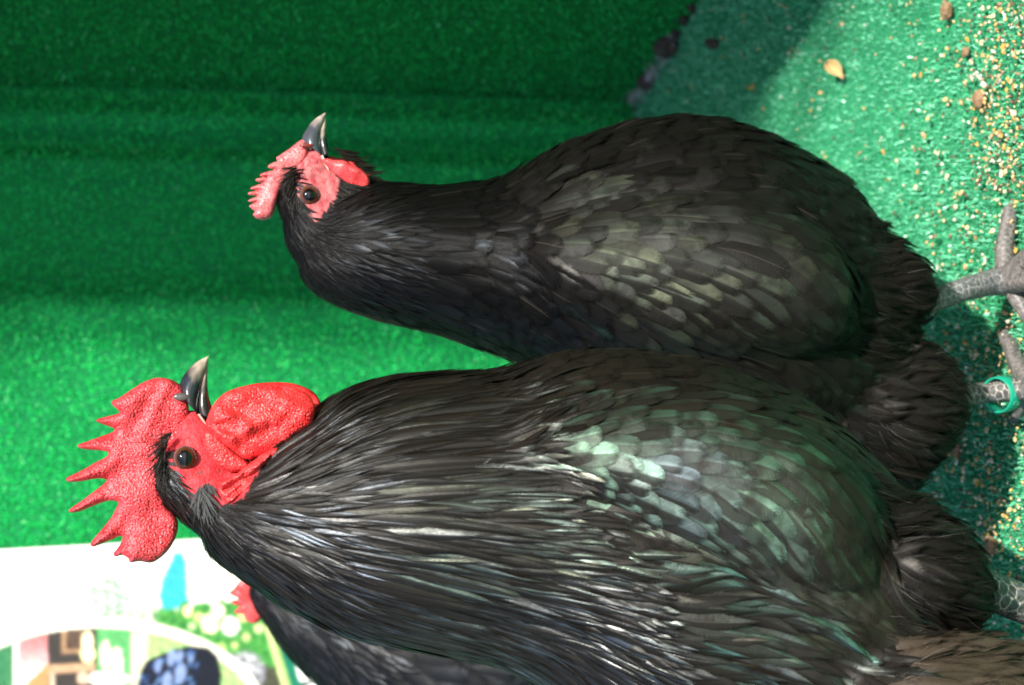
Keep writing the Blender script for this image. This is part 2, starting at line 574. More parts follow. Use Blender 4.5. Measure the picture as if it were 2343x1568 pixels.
def paint_poster(X, Y):
    """print of the board, in its own sheet coordinates (2342-unit picture scale)"""
    P2 = np.stack([X.ravel(), Y.ravel()], 1)
    n1 = vnoise(P2, 1 / 40, 1).reshape(X.shape)
    n2 = vnoise(P2, 1 / 16, 2).reshape(X.shape)
    n3 = vnoise(P2, 1 / 7.0, 3).reshape(X.shape)
    C = np.empty(X.shape + (3,))
    C[:] = (0.86, 0.87, 0.86)

    def put(mask, col, a=1.0):
        a = np.broadcast_to(np.asarray(a, float), X.shape)[mask][:, None]
        C[mask] = C[mask] * (1 - a) + np.asarray(col) * a
    cx = X / 0.2581
    cy = (Y - 1179.5) / 0.2581
    # cream glow and pale green undergrowth
    put((cx > 1500) & (cy > 300) & (cy < 900), (0.82, 0.80, 0.62), 0.6)
    def bush(bx, by, rx, ry, col, dens):
        d = ((cx - bx) / rx) ** 2 + ((cy - by) / ry) ** 2 + 0.25 * n1 + 0.2 * n2
        put((d < 1) & (n3 + 0.6 * n2 > dens), col, 0.9)
    bush(960, 740, 190, 190, (0.22, 0.45, 0.24), -0.35)
    bush(1090, 800, 80, 120, (0.18, 0.36, 0.22), -0.3)
    bush(660, 850, 110, 110, (0.42, 0.60, 0.40), -0.1)
    bush(1350, 850, 260, 90, (0.50, 0.68, 0.38), -0.2)
    bush(1250, 900, 300, 60, (0.22, 0.40, 0.16), 0.0)
    cyp = [(1600, 300), (1645, 370), (1660, 520), (1665, 700), (1690, 800), (1440, 850), (1400, 720), (1430, 580), (1490, 440), (1550, 330)]
    put(inpoly(cx + 16 * n3 + 14 * n2, cy + 10 * n2, cyp), (0.02, 0.50, 0.58), 0.9)
    put(inpoly(cx + 30 * n3, cy + 20 * n2, cyp) & (n2 > 0.3), (0.04, 0.60, 0.64), 0.7)
    hedge = (cy > 800 + 60 * n1 - (cx - 1700) * 0.15) & (cx > 1380 + 50 * n2)
    put(hedge, (0.10, 0.38, 0.10))
    put(hedge & (n3 > 0.35), (0.22, 0.55, 0.18))
    put(hedge & (n2 < -0.45), (0.04, 0.20, 0.06))
    for fx, fy, r, c in ((1665, 850, 45, (0.85, 0.80, 0.35)), (1860, 960, 80, (0.84, 0.82, 0.5)), (2040, 980, 75, (0.86, 0.86, 0.8)), (1930, 850, 60, (0.85, 0.82, 0.6)), (1760, 900, 40, (0.8, 0.8, 0.4)),
                         (2150, 900, 40, (0.8, 0.75, 0.4)), (1960, 1180, 45, (0.6, 0.7, 0.3)), (2180, 1080, 36, (0.7, 0.75, 0.4)), (2080, 1150, 30, (0.75, 0.78, 0.4)), (1700, 980, 30, (0.7, 0.78, 0.5)), (2290, 1000, 40, (0.8, 0.8, 0.5))):
        put(((cx - fx) / r) ** 2 + ((cy - fy) / (r * 1.1)) ** 2 + 0.5 * n3 < 1, c, 0.95)
    low = (cx > 1900) & (cy > 1330 + 40 * n2)
    put(low, (0.13, 0.11, 0.09))
    put(low & (n3 > 0.5), (0.16, 0.24, 0.12))
    gx = ((cx - 2150) / 205) ** 2 + ((cy - 1390) / 190) ** 2 + 0.25 * n2
    put(gx < 1.0, (0.30, 0.30, 0.33))
    put((gx < 0.9) & (n3 > 0.0), (0.55, 0.55, 0.60))
    put((gx < 0.9) & (cy < 1380) & (n2 > -0.1), (0.70, 0.70, 0.74))
    put((gx < 1.0) & (n2 < -0.55), (0.12, 0.10, 0.11))
    # oval vignette with its cream border
    eo = ((cx - 880) / 1500) ** 2 + ((cy - 1823) / 918) ** 2
    ei = ((cx - 880) / 1420) ** 2 + ((cy - 1823) / 826) ** 2
    bird = inpoly(cx, cy, [(1220, 1700), (1222, 1480), (1250, 1370), (1300, 1285), (1400, 1240), (1550, 1185), (1700, 1150), (1850, 1170), (1930, 1240), (1965, 1400), (1960, 1700)])
    put((eo < 1), (0.85, 0.80, 0.66))
    inn = ei < 1
    put(inn, (0.24, 0.50, 0.24))
    put(inn & (cx < 130), (0.06, 0.26, 0.14))
    put(inn & (cx < 130) & (n3 > 0.3), (0.16, 0.42, 0.20))
    put(inn & (cx > 410) & (cx < 860), (0.10, 0.085, 0.08))
    put(inn & (cx > 860) & (n2 > -0.2) & (cx < 1200), (0.16, 0.52, 0.22))
    roof = inpoly(cx, cy, [(120, 1000), (412, 1000), (425, 1310), (230, 1505), (120, 1560)])
    put(inn & roof, (0.66, 0.20, 0.22))
    put(inn & roof & (np.sin(cx * 0.22) > 0.2), (0.74, 0.34, 0.34))
    put(inn & roof, (0.84, 0.72, 0.72), np.clip((cy - 1060) / 420, 0, 0.9))
    put(inn & roof & (cx < 165), (0.86, 0.80, 0.76))
    win = inn & (cx > 545) & (cx < 725) & (cy < 1222)
    put(win, (0.50, 0.34, 0.22))
    put(inn & (cx > 585) & (cx < 712) & (cy < 1185), (0.12, 0.08, 0.07))
    put(inn & (cx > 585) & (cx < 712) & (cy < 1185) & (np.sin(cy * 0.25) > 0.6), (0.30, 0.20, 0.14))
    for fx, fy, rx, ry, c in ((775, 1120, 50, 100, (0.84, 0.74, 0.45)), (780, 1230, 62, 80, (0.84, 0.74, 0.40)), (935, 1240, 48, 130, (0.85, 0.82, 0.55)), (1040, 1320, 50, 150, (0.85, 0.80, 0.60)), (960, 1450, 180, 70, (0.86, 0.84, 0.78)),
                              (740, 1440, 60, 55, (0.80, 0.60, 0.48))):
        put(inn & (((cx - fx) / rx) ** 2 + ((cy - fy) / ry) ** 2 + 0.35 * n3 < 1), c)
    put(inn & (cx > 1160) & (cx < 1320) & (cy > 1040), (0.85, 0.82, 0.66), 0.85)
    put(inn & (cx > 1300) & (n3 > -0.1), (0.62, 0.74, 0.36))
    beam = inn & (cy > 1325 - (cx - 430) * 0.05) & (cy < 1400 - (cx - 430) * 0.05) & (cx > 425) & (cx < 845)
    put(beam, (0.66, 0.46, 0.32))
    put(inn & (cx > 230) & (cx < 432) & (cy > 1690 - cx * 0.88), (0.56, 0.38, 0.20))
    put(inn & (cx > 440) & (cx < 485) & (cy > 1400), (0.72, 0.60, 0.50))
    put(bird, (0.018, 0.024, 0.05))
    streak = vnoise(np.stack([(cx + 0.6 * cy).ravel() / 50, (cy - 0.5 * cx).ravel() / 130], 1), 0.8, 8).reshape(X.shape)
    put(bird & (streak > 0.45) & (cx < 1760), (0.06, 0.14, 0.40))
    put(bird & (streak > 0.75) & (cx < 1760), (0.26, 0.42, 0.70))
    for fx, fy, rx, ry in ((1520, 1260, 38, 75), (1590, 1250, 34, 50), (1600, 1400, 50, 90), (1480, 1470, 45, 80), (1400, 1330, 30, 60), (1690, 1270, 24, 30)):
        put(bird & (((cx - fx) / rx) ** 2 + ((cy - fy + (cx - fx) * 0.4) / ry) ** 2 < 1), (0.42, 0.52, 0.80), 0.8)
    # right-hand lower band: pale stripe, green field and white letters
    ax, ay = (X - 483.9) / 0.284, (Y - 1270.2) / 0.284
    e0 = 444 + (ay - 650) * 0.30
    put((ax > e0) & (ay > 560), (0.70, 0.80, 0.42))
    put((ax > e0 + 45) & (ay > 560), (0.45, 0.64, 0.24))
    put((ax > e0 + 72) & (ay > 560), (0.02, 0.28, 0.19))
    wht = (0.87, 0.87, 0.87)
    lx, ly = (X - 616.9) * 12.23, (Y - 1439.5) * 12.23
    put(inpoly(lx, ly, [(610, 690), (700, 690), (900, 700), (1000, 860), (680, 840)]), wht)
    put(inpoly(lx, ly, [(870, 1480), (830, 1440), (760, 1200), (740, 1020), (770, 910), (840, 850), (930, 870), (1010, 950), (1060, 1060), (1150, 1100), (1300, 1100), (1500, 1180), (1650, 1300), (1700, 1350), (1400, 1390)]), wht)
    put(inpoly(lx, ly, [(985, 1090), (1060, 1085), (1100, 1130), (1105, 1175), (1000, 1190)]), (0.03, 0.05, 0.04))
    put(inpoly(lx, ly, [(1450, 1400), (1640, 1490), (1800, 1700), (1300, 2000), (700, 1800), (1100, 1560)]), wht)
    put(inpoly(lx, ly, [(870, 1490), (1400, 1400), (1440, 1402), (1100, 1560), (900, 1610)]), (0.03, 0.06, 0.05))
    lum = C.max(-1, keepdims=True)
    return np.where(lum > .8, C, C ** 1.35 * .78)


PY = CORNER[1] - 0.10
gx = np.arange(-120, 1560, 2.2)
gy = np.arange(0, 560, 2.2)
GX, GS = np.meshgrid(gx, gy, indexing='ij')
GY = 1258 - 23 * GX / 430 + GS
C = paint_poster(GX, GY)
for _ in range(3):
    for ax in (0, 1):
        C = (np.roll(C, 1, ax) + 2 * C + np.roll(C, -1, ax)) / 4
grain_ = vnoise(np.stack([GX.ravel(), GY.ravel()], 1), 1 / 9.0, 61).reshape(GX.shape) * .5 + vnoise(np.stack([GX.ravel(), GY.ravel()], 1), 1 / 30.0, 62).reshape(GX.shape) * .5
C = np.clip(C * (1 + .22 * grain_[..., None] * (C.max(-1, keepdims=True) < .78)), 0, .9)
V = np.array([W(a, b, PY) for a, b in zip(GX.ravel(), GY.ravel())]) if False else None
d = FWD[None] + RGT[None] * ((CY - GY.ravel()) / FPX)[:, None] + UPV[None] * ((CX - GX.ravel()) / FPX)[:, None]
V = CAM + d * (PY / d[:, 1])[:, None]
i = np.arange(GX.size).reshape(GX.shape)
F = np.stack([i[:-1, :-1], i[:-1, 1:], i[1:, 1:], i[1:, :-1]], -1).reshape(-1, 4)
M_PRINT = mat_vcol('poster_print', rough=0.35, spec=0.4)
poster = empty('poster_board', tuple(W(1500, 1400, PY)), 'glossy printed poster board with oval farm picture leaning on the green back wall', 'poster')
link(mesh_np('print', V, F, {'vcol': ('FLOAT_COLOR', np.concatenate([C.reshape(-1, 3), np.ones((GX.size, 1))], 1))}), 'print', poster, M_PRINT)
bm = bmesh.new()
cs = [W(-120, 1258 - 23 * -120 / 430, PY + 0.003), W(1560, 1258 - 23 * 1560 / 430, PY + 0.003), W(1560, 1258 - 23 * 1560 / 430 + 560, PY + 0.003), W(-120, 1258 - 23 * -120 / 430 + 560, PY + 0.003)]
fr = [bm.verts.new(c) for c in cs]
bk = [bm.verts.new(c + np.array([0, 0.006, 0])) for c in cs]
bm.faces.new(fr)
bm.faces.new(bk[::-1])
for k in range(4):
    bm.faces.new((fr[k], bk[k], bk[(k + 1) % 4], fr[(k + 1) % 4]))
me = bpy.data.meshes.new('backing_board')
bm.to_mesh(me)
bm.free()
link(me, 'backing_board', poster, mat_simple('white_board', (0.8, 0.8, 0.78), 0.6), smooth=False)


# ------------------------------------------------------------------ solid builders
def ring_loft(rings, nseg=48, cap=True):
    """rings: list of (centre, axis1, axis2) -> V, quads (+cap tris as degenerate quads)"""
    a = np.linspace(0, 2 * np.pi, nseg, endpoint=False)
    V = np.concatenate([c + np.outer(np.cos(a), u) + np.outer(np.sin(a), v) for c, u, v in rings], 0)
    n = len(rings)
    i = np.arange(n * nseg).reshape(n, nseg)
    j = np.roll(i, -1, axis=1)
    F = np.stack([i[:-1], j[:-1], j[1:], i[1:]], -1).reshape(-1, 4)
    tris = []
    if cap:
        V = np.concatenate([V, [rings[0][0]], [rings[-1][0]]], 0)
        c0, c1 = len(V) - 2, len(V) - 1
        for k in range(nseg):
            k2 = (k + 1) % nseg
            tris.append((c0, i[0, k2], i[0, k]))
            tris.append((c1, i[-1, k], i[-1, k2]))
    return V, F, np.array(tris, dtype=int).reshape(-1, 3)


def loft_px(rows, y, n=70):
    """rows of (X, Y_right, Y_left, half_depth[, y offset]) -> rings of a body with horizontal sections"""
    R = np.array([(*r, 0.0) if len(r) == 4 else r for r in rows], float)
    xs = np.linspace(R[0, 0], R[-1, 0], n)
    r = [np.interp(xs, R[:, 0], R[:, k]) for k in range(5)]
    out = []
    for X, a, b, dp, off in zip(*r):
        A, B = W(X, a, y + off), W(X, b, y + off)
        out.append(((A + B) / 2, (A - B) / 2, np.array([0, dp, 0])))
    return out


def ellipsoid(cx, cy, rx, ry, dp, y):
    """ellipsoid in picture units across and metres in depth, as rings"""
    out = []
    for t in np.linspace(-0.995, 0.995, 25):
        k = math.sqrt(1 - t * t)
        A, B = W(cx + rx * t, cy - ry * k, y), W(cx + rx * t, cy + ry * k, y)
        out.append(((A + B) / 2, (A - B) / 2, np.array([0, dp * k, 0])))
    return out


def union_mesh(name, lofts, voxel, iters=6):
    """one continuous skin from overlapping lofts"""
    bm = bmesh.new()
    for rings in lofts:
        V, F, T = ring_loft(rings)
        vs = [bm.verts.new(v) for v in V]
        for f in list(F) + list(T):
            try:
                bm.faces.new([vs[k] for k in f])
            except ValueError:
                pass
    bmesh.ops.recalc_face_normals(bm, faces=bm.faces)
    me = bpy.data.meshes.new(name + '_src')
    bm.to_mesh(me)
    bm.free()
    o = bpy.data.objects.new(name + '_src', me)
    COL.objects.link(o)
    r = o.modifiers.new('r', 'REMESH')
    r.mode = 'VOXEL'
    r.voxel_size = voxel
    s = o.modifiers.new('s', 'SMOOTH')
    s.factor, s.iterations = 0.5, iters
    dg = bpy.context.evaluated_depsgraph_get()
    res = bpy.data.meshes.new_from_object(o.evaluated_get(dg))
    bpy.data.objects.remove(o)
    res.name = name
    return res


def mesh_arrays(me):
    n = len(me.vertices)
    V = np.empty(n * 3, np.float32)
    me.vertices.foreach_get('co', V)
    return V.reshape(-1, 3).astype(float)


def set_vcol(me, C, name='vcol'):
    a = me.attributes.new(name, 'FLOAT_COLOR', 'POINT')
    if C.shape[1] == 3:
        C = np.concatenate([C, np.ones((len(C), 1))], 1)
    a.data.foreach_set('color', np.ascontiguousarray(C, dtype=np.float32).ravel())


def smooth_poly(poly, k=4):
    p = np.array(poly, float)
    n = len(p)
    out = []
    for i in range(n):
        p0, p1, p2, p3 = p[i - 1], p[i], p[(i + 1) % n], p[(i + 2) % n]
        for t in np.linspace(0, 1, k, endpoint=False):
            out.append(0.5 * ((2 * p1) + (-p0 + p2) * t + (2 * p0 - 5 * p1 + 4 * p2 - p3) * t * t + (-p0 + 3 * p1 - 3 * p2 + p3) * t ** 3))
    return np.array(out)


def inflate(name, poly, y, thick, step, grain=0.0, gsize=1.0, edge=16.0, colour=None, wave=None, smooth=3):
    """fleshy plate with a traced outline, rounded rim, granular skin and real thickness.
    poly in picture units, thick in metres, step and gsize in picture units"""
    P = smooth_poly(poly, smooth)
    x0, y0 = P.min(0) - step * 2
    x1, y1 = P.max(0) + step * 2
    gx, gy = np.arange(x0, x1, step), np.arange(y0, y1, step)
    X, Y = np.meshgrid(gx, gy, indexing='ij')
    Q = np.stack([X.ravel(), Y.ravel()], 1)
    best = np.full(len(Q), 1e9)
    near = np.zeros_like(Q)
    for i in range(len(P)):
        a, b = P[i], P[(i + 1) % len(P)]
        ab = b - a
        t = np.clip(((Q - a) @ ab) / (ab @ ab + 1e-9), 0, 1)
        c = a + t[:, None] * ab
        dd = np.sum((Q - c) ** 2, 1)
        k = dd < best
        best[k] = dd[k]
        near[k] = c[k]
    dist = np.sqrt(best)
    ins = inpoly(Q[:, 0], Q[:, 1], P)
    sd = np.where(ins, dist, -dist)
    ok = sd.reshape(X.shape) > 0
    cell = ok[:-1, :-1] | ok[1:, :-1] | ok[1:, 1:] | ok[:-1, 1:]
    Q2 = np.where(ins[:, None], Q, near)
    dpos = np.maximum(sd, 0)
    e = np.clip(dpos / edge, 0, 1)
    th = thick * 0.5 * np.sqrt(1 - (1 - e) ** 2)
    Vs, cols = [], []
    wv = wave(Q2) if wave is not None else np.zeros(len(Q2))
    d = FWD[None] + RGT[None] * ((CY - Q2[:, 1]) / FPX)[:, None] + UPV[None] * ((CX - Q2[:, 0]) / FPX)[:, None]
    base = CAM + d * (y / d[:, 1])[:, None]
    ca, sa = math.cos(.55), math.sin(.55)
    Qr = np.stack([Q2[:, 0] * ca - Q2[:, 1] * sa, Q2[:, 0] * sa + Q2[:, 1] * ca], 1) + np.stack([3 * vnoise(Q2, 1 / 40.0, 71), 3 * vnoise(Q2, 1 / 40.0, 72)], 1)
    w1, w2 = worley(Qr / gsize, 0.95, 1.0)
    g = np.clip(1 - w1 * 1.35, 0, 1) ** 0.7 * np.clip(0.9 + 0.18 * vnoise(Q2, 1 / 34.0, 77), 0.4, 1.2)
    for sgn in (-1, 1):
        off = sgn * (th + grain * g * np.minimum(1, e * 3)) + wv
        v = base.copy()
        v[:, 1] += off
        Vs.append(v)
    # grains also break the rim
    i = np.arange(len(Q)).reshape(X.shape)
    F1 = np.stack([i[:-1, :-1], i[:-1, 1:], i[1:, 1:], i[1:, :-1]], -1)[cell]
    F2 = np.stack([i[:-1, :-1], i[1:, :-1], i[1:, 1:], i[:-1, 1:]], -1)[cell] + len(Q)
    V = np.concatenate(Vs, 0)
    F = np.concatenate([F1, F2], 0)
    used = np.unique(F)
    remap = np.full(len(V), -1)
    remap[used] = np.arange(len(used))
    colour = colour or (lambda q, g, e: np.tile([0.55, 0.02, 0.03], (len(q), 1)))
    C = colour(Q2, g, e)
    C = np.concatenate([C, C], 0)[used]
    return mesh_np(name, V[used], remap[F], {'vcol': ('FLOAT_COLOR', np.concatenate([C, np.ones((len(C), 1))], 1))})


# ------------------------------------------------------------------ feathers
class Surface:
    def __init__(self, me):
        V = mesh_arrays(me)
        self.V = V
        me.calc_loop_triangles()
        t = np.empty(len(me.loop_triangles) * 3, np.int32)
        me.loop_triangles.foreach_get('vertices', t)
        self.T = t.reshape(-1, 3)
        self.bvh = BVHTree.FromPolygons([tuple(v) for v in V], [tuple(int(k) for k in f) for f in self.T])

    def sample(self, n):
        a, b, c = (self.V[self.T[:, k]] for k in range(3))
        cr = np.cross(b - a, c - a)
        ar = np.linalg.norm(cr, axis=1)
        f = rng.choice(len(ar), n, p=ar / ar.sum())
        u, v = rng.uniform(size=(2, n))
        fl = u + v > 1
        u[fl], v[fl] = 1 - u[fl], 1 - v[fl]
        return a[f] + (b - a)[f] * u[:, None] + (c - a)[f] * v[:, None], cr[f] / (ar[f][:, None] + 1e-12)

    def near(self, p):
        co, no, _, _ = self.bvh.find_nearest(Vector(p))
        return np.array(co), np.array(no)


def thin(P, r, prefer=None):
    """dart throwing: indices of points at least r (array) apart"""
    out = []
    for r0 in np.unique(r):
        if r0 < .03:
            idx = np.nonzero(r == r0)[0]
            out += [idx[i] for i in thin_one(P[idx].tolist(), float(r0))]
    return np.array(sorted(out), dtype=int)


def thin_one(P, rr):
    cell = rr
    grid, out = {}, []
    for k, p in enumerate(P):
        key = (int(p[0] // cell), int(p[1] // cell), int(p[2] // cell))
        good = True
        for dx in (-1, 0, 1):
            for dy in (-1, 0, 1):
                for dz in (-1, 0, 1):
                    for q in grid.get((key[0] + dx, key[1] + dy, key[2] + dz), ()):
                        if (p[0] - q[0]) ** 2 + (p[1] - q[1]) ** 2 + (p[2] - q[2]) ** 2 < rr * rr:
                            good = False
                            break
                    if not good:
                        break
                if not good:
                    break
            if not good:
                break
        if good:
            grid.setdefault(key, []).append(p)
            out.append(k)
    return out


class Flow:
    """lie of the plumage: directions given at a few places of the bird's side, blended"""
    def __init__(self, pts):
        p = np.array(pts, float)
        self.xy, d = p[:, :2], p[:, 2:]
        self.d = d / np.linalg.norm(d, axis=1)[:, None]

    def __call__(self, p):
        q = p - CAM
        dep = q @ FWD
        x, y = CX - (q @ UPV) / dep * FPX, CY - (q @ RGT) / dep * FPX
        w = 1.0 / (np.sum((self.xy - (x, y)) ** 2, 1) + 900.0) ** 1.5
        d = (self.d * w[:, None]).sum(0)
        v = np.array([-d[1], 0.0, -d[0]])
        return v / (np.linalg.norm(v) + 1e-9)

    def many(self, P):
        x, y = PX(P)
        w = 1.0 / ((self.xy[None, :, 0] - x[:, None]) ** 2 + (self.xy[None, :, 1] - y[:, None]) ** 2 + 900.0) ** 1.5
        d = w @ self.d
        v = np.stack([-d[:, 1], 0 * x, -d[:, 0]], 1)
        return v / (np.linalg.norm(v, axis=1)[:, None] + 1e-9)


def prof_lance(s):       # long pointed hackle
    return np.clip(np.minimum((s / 0.12) ** 0.6, 1) * (1 - np.clip((s - 0.35) / 0.65, 0, 1) ** 1.5), 0.015, 1)


def prof_round(s):       # broad rounded covert
    return np.clip(np.minimum(0.35 + 0.65 * (s / 0.3), 1) * np.sqrt(np.clip(1 - np.clip((s - 0.55) / 0.45, 0, 1) ** 2.4, 0, 1)), 0.02, 1)


def prof_point(s):       # saddle feather: broad, with a drawn-out tip
    return np.clip(np.minimum(0.3 + 0.7 * (s / 0.35), 1) * (1 - np.clip((s - 0.5) / 0.5, 0, 1) ** 1.1), 0.015, 1)


def tip_steps(n):
    return 1 - (1 - np.linspace(0, 1, n)) ** 1.5


def path(surf, flow, p, n, L, npt, o0, o1, turn=0.0, lift=1.0):
    """follow the skin from p along the lie of the plumage"""
    pts, nrm = [], []
    sk = tip_steps(npt)
    q, no = np.array(p), np.array(n)
    for k in range(npt):
        s = sk[k]
        st = L * (sk[k + 1] - s if k < npt - 1 else s - sk[k - 1])
        pts.append(q + no * (o0 + (o1 - o0) * s ** lift))
        nrm.append(no)
        d = flow(q)
        d = d + np.cross(no, d) * turn
        d = d - no * (d @ no)
        d /= np.linalg.norm(d) + 1e-9
        q2, no2 = surf.near(q + d * st)
        if np.linalg.norm(q2 - q) < 0.35 * st:      # stuck in a crease: go straight on
            q2 = q + d * st
            no2 = no
        no = no * 0.45 + no2 * 0.55
        no /= np.linalg.norm(no)
        q = q2
    return np.array(pts), np.array(nrm)


def path_many(surf, flow, P, Nn, L, npt, o0, o1, turn):
    sk = tip_steps(npt)
    m_ = len(P)
    q, no = np.array(P, float), np.array(Nn, float)
    pts, nrm = np.empty((m_, npt, 3)), np.empty((m_, npt, 3))
    find = surf.bvh.find_nearest
    vary = rng.uniform(.8, 1.25, m_)
    for k in range(npt):
        pts[:, k] = q + no * (o0 + (o1 - o0) * sk[k] * vary)[:, None]
        nrm[:, k] = no
        if k == npt - 1:
            break
        st = (L * (sk[k + 1] - sk[k]))[:, None]
        d = flow.many(q)
        d = d + np.cross(no, d) * turn[:, None]
        d -= no * np.sum(d * no, 1)[:, None]
        d /= np.linalg.norm(d, axis=1)[:, None] + 1e-9
        tgt = q + d * st
        q2, n2 = np.empty_like(q), np.empty_like(no)
        for i, p in enumerate(tgt.tolist()):
            co, nn, _, _ = find(p)
            q2[i], n2[i] = co, nn
        stuck = np.linalg.norm(q2 - q, axis=1) < 0.35 * st[:, 0]
        q2[stuck] = tgt[stuck]
        n2[stuck] = no[stuck]
        no = no * 0.45 + n2 * 0.55
        no /= np.linalg.norm(no, axis=1)[:, None]
        q = q2
    return pts, nrm


def vanes(pts, nrm, Wd, prof, camber, roll, col, nt=5, ragged=0.0):
    """feather blades for (m, n, 3) shaft lines -> V (m,n,nt,3), uv, colour, s"""
    m_, n_ = pts.shape[:2]
    s = tip_steps(n_)
    tan = np.gradient(pts, axis=1)
    tan /= np.linalg.norm(tan, axis=2)[..., None] + 1e-12
    side = np.cross(tan, nrm)
    side /= np.linalg.norm(side, axis=2)[..., None] + 1e-12
    t = np.linspace(-1, 1, nt)
    w = (np.asarray(Wd)[:, None] * 0.5 * prof(s)[None])[..., None]
    jit = 1 + ragged * rng.normal(size=(m_, n_, nt)) * (np.abs(t) > 0.9)
    L = np.linalg.norm(np.diff(pts, axis=1), axis=2).sum(1)
    lag = 0.0 if prof is prof_round else 0.3
    at = np.abs(t)[None, None]
    V = pts[:, :, None] + side[:, :, None] * (t * w * jit)[..., None] \
        + nrm[:, :, None] * ((-np.asarray(camber)[:, None, None] * at + np.asarray(roll)[:, None, None] * t) * w)[..., None] - tan[:, :, None] * (at * w * lag)[..., None]
    uv = np.stack([np.broadcast_to((L[:, None] * s * 1000)[..., None], (m_, n_, nt)), np.broadcast_to(t, (m_, n_, nt)), np.broadcast_to(rng.uniform(size=m_)[:, None, None], (m_, n_, nt))], -1)
    C = np.broadcast_to(np.asarray(col)[:, None, None], (m_, n_, nt, 4))
    S_ = np.broadcast_to(s[None, :, None], (m_, n_, nt))
    i = np.arange(n_ * nt).reshape(n_, nt)
    F = np.stack([i[:-1, :-1], i[:-1, 1:], i[1:, 1:], i[1:, :-1]], -1).reshape(-1, 4)
    return V, uv, C, S_, F


def plume_mesh(name, V, uv, C, S_, F):
    m_ = V.shape[0]
    k = V.shape[1] * V.shape[2]
    FF = (F[None] + (np.arange(m_) * k)[:, None, None]).reshape(-1, 4)
    return mesh_np(name, V.reshape(-1, 3), FF, {'fuv': ('FLOAT_VECTOR', uv.reshape(-1, 3)), 'fcol': ('FLOAT_COLOR', C.reshape(-1, 4)), 'fs': ('FLOAT', S_.reshape(-1))})


def tract(parent, name, surf, flow, P, Nn, L, Wd, prof, mat, col, npt=7, nt=5, o0=.0004, o1=.0035, turn=.1, camber=.2, roll=.12, ragged=.04):
    """one tract of small feathers, joined"""
    m_ = len(P)
    if not m_:
        return
    pts, nrm = path_many(surf, flow, P, Nn, L, npt, o0, o1, rng.normal(size=m_) * turn)
    link(plume_mesh(name, *vanes(pts, nrm, Wd, prof, np.full(m_, camber), rng.normal(size=m_) * roll, col, nt, ragged)), name, parent, mat, kind='stuff')


def U(a, b, n):
    return rng.uniform(a, b, n)


SHEEN = {'mint': (.47, .66, .54), 'greygreen': (.40, .46, .41), 'steel': (.33, .41, .52), 'violet': (.45, .42, .50), 'brown': (.37, .31, .25), 'olive': (.44, .47, .33), 'grey': (.42, .42, .42), 'teal': (.24, .62, .54), 'silver': (.55, .56, .55)}


def sheen(X, Y, names, s0, s1, scale=170.0, seed=0, power=1.6, mix=.10):
    """colour of the gloss drifts smoothly over the plumage; its strength differs from feather to feather"""
    n_ = len(X)
    u = np.clip(.5 + .42 * vnoise(np.stack([X, Y], 1), 1 / scale, seed) + mix * rng.normal(size=n_), 0, .999) * (len(names) - 1)
    tab = np.array([SHEEN[k] for k in names])
    i = u.astype(int)
    f = (u - i)[:, None]
    c = tab[i] * (1 - f) + tab[np.minimum(i + 1, len(tab) - 1)] * f
    c = np.clip(c * U(.85, 1.15, n_)[:, None], 0, 1)
    return np.concatenate([c, (s0 + (s1 - s0) * U(0, 1, n_) ** power)[:, None]], 1)


class Plumage:
    """collects feathers and turns them into one mesh (or one mesh each)"""
    def __init__(self):
        self.V, self.F, self.UV, self.C, self.S, self.n = [], [], [], [], [], 0

    def add(self, pts, nrm, W_, prof, camber, roll, col, nt=5, ragged=0.0, lag=0.35):
        lag = 0.0 if prof is prof_round else lag
        m_ = len(pts)
        s = tip_steps(m_)
        tan = np.gradient(pts, axis=0)
        tan /= np.linalg.norm(tan, axis=1)[:, None] + 1e-12
        side = np.cross(tan, nrm)
        side /= np.linalg.norm(side, axis=1)[:, None] + 1e-12
        t = np.linspace(-1, 1, nt)
        w = W_ * 0.5 * prof(s)
        jit = 1 + ragged * rng.normal(size=(m_, nt)) * (np.abs(t)[None, :] > 0.9)
        L = np.linalg.norm(np.diff(pts, axis=0), axis=1).sum()
        # barbs sweep towards the tip, so the vane edge lags the shaft
        sweep = -np.abs(t)[None, :] * w[:, None] * lag
        V = pts[:, None, :] + side[:, None, :] * (t[None, :] * w[:, None] * jit)[..., None] \
            + nrm[:, None, :] * ((-camber * np.abs(t)[None, :] + roll * t[None, :]) * w[:, None])[..., None] + tan[:, None, :] * sweep[..., None]
        r = rng.uniform()
        uv = np.stack([np.broadcast_to((s * L * 1000)[:, None], (m_, nt)), np.broadcast_to(t[None, :], (m_, nt)), np.full((m_, nt), r)], -1)
        i = np.arange(m_ * nt).reshape(m_, nt) + self.n
        F = np.stack([i[:-1, :-1], i[:-1, 1:], i[1:, 1:], i[1:, :-1]], -1).reshape(-1, 4)
        self.V.append(V.reshape(-1, 3))
        self.F.append(F)
        self.UV.append(uv.reshape(-1, 3))
        self.C.append(np.tile(col, (m_ * nt, 1)))
        self.S.append(np.repeat(s, nt) * 0.8)
        self.n += m_ * nt

    def mesh(self, name):
        return mesh_np(name, np.concatenate(self.V), np.concatenate(self.F), {
            'fuv': ('FLOAT_VECTOR', np.concatenate(self.UV)), 'fcol': ('FLOAT_COLOR', np.concatenate(self.C)), 'fs': ('FLOAT', np.concatenate(self.S))})


IRI = {'mint': (0.42, 0.72, 0.52), 'teal': (0.22, 0.62, 0.55), 'blue': (0.20, 0.33, 0.62), 'violet': (0.48, 0.42, 0.60), 'brown': (0.40, 0.31, 0.23), 'olive': (0.42, 0.50, 0.26), 'grey': (0.42, 0.42, 0.43), 'steel': (0.30, 0.36, 0.46)}


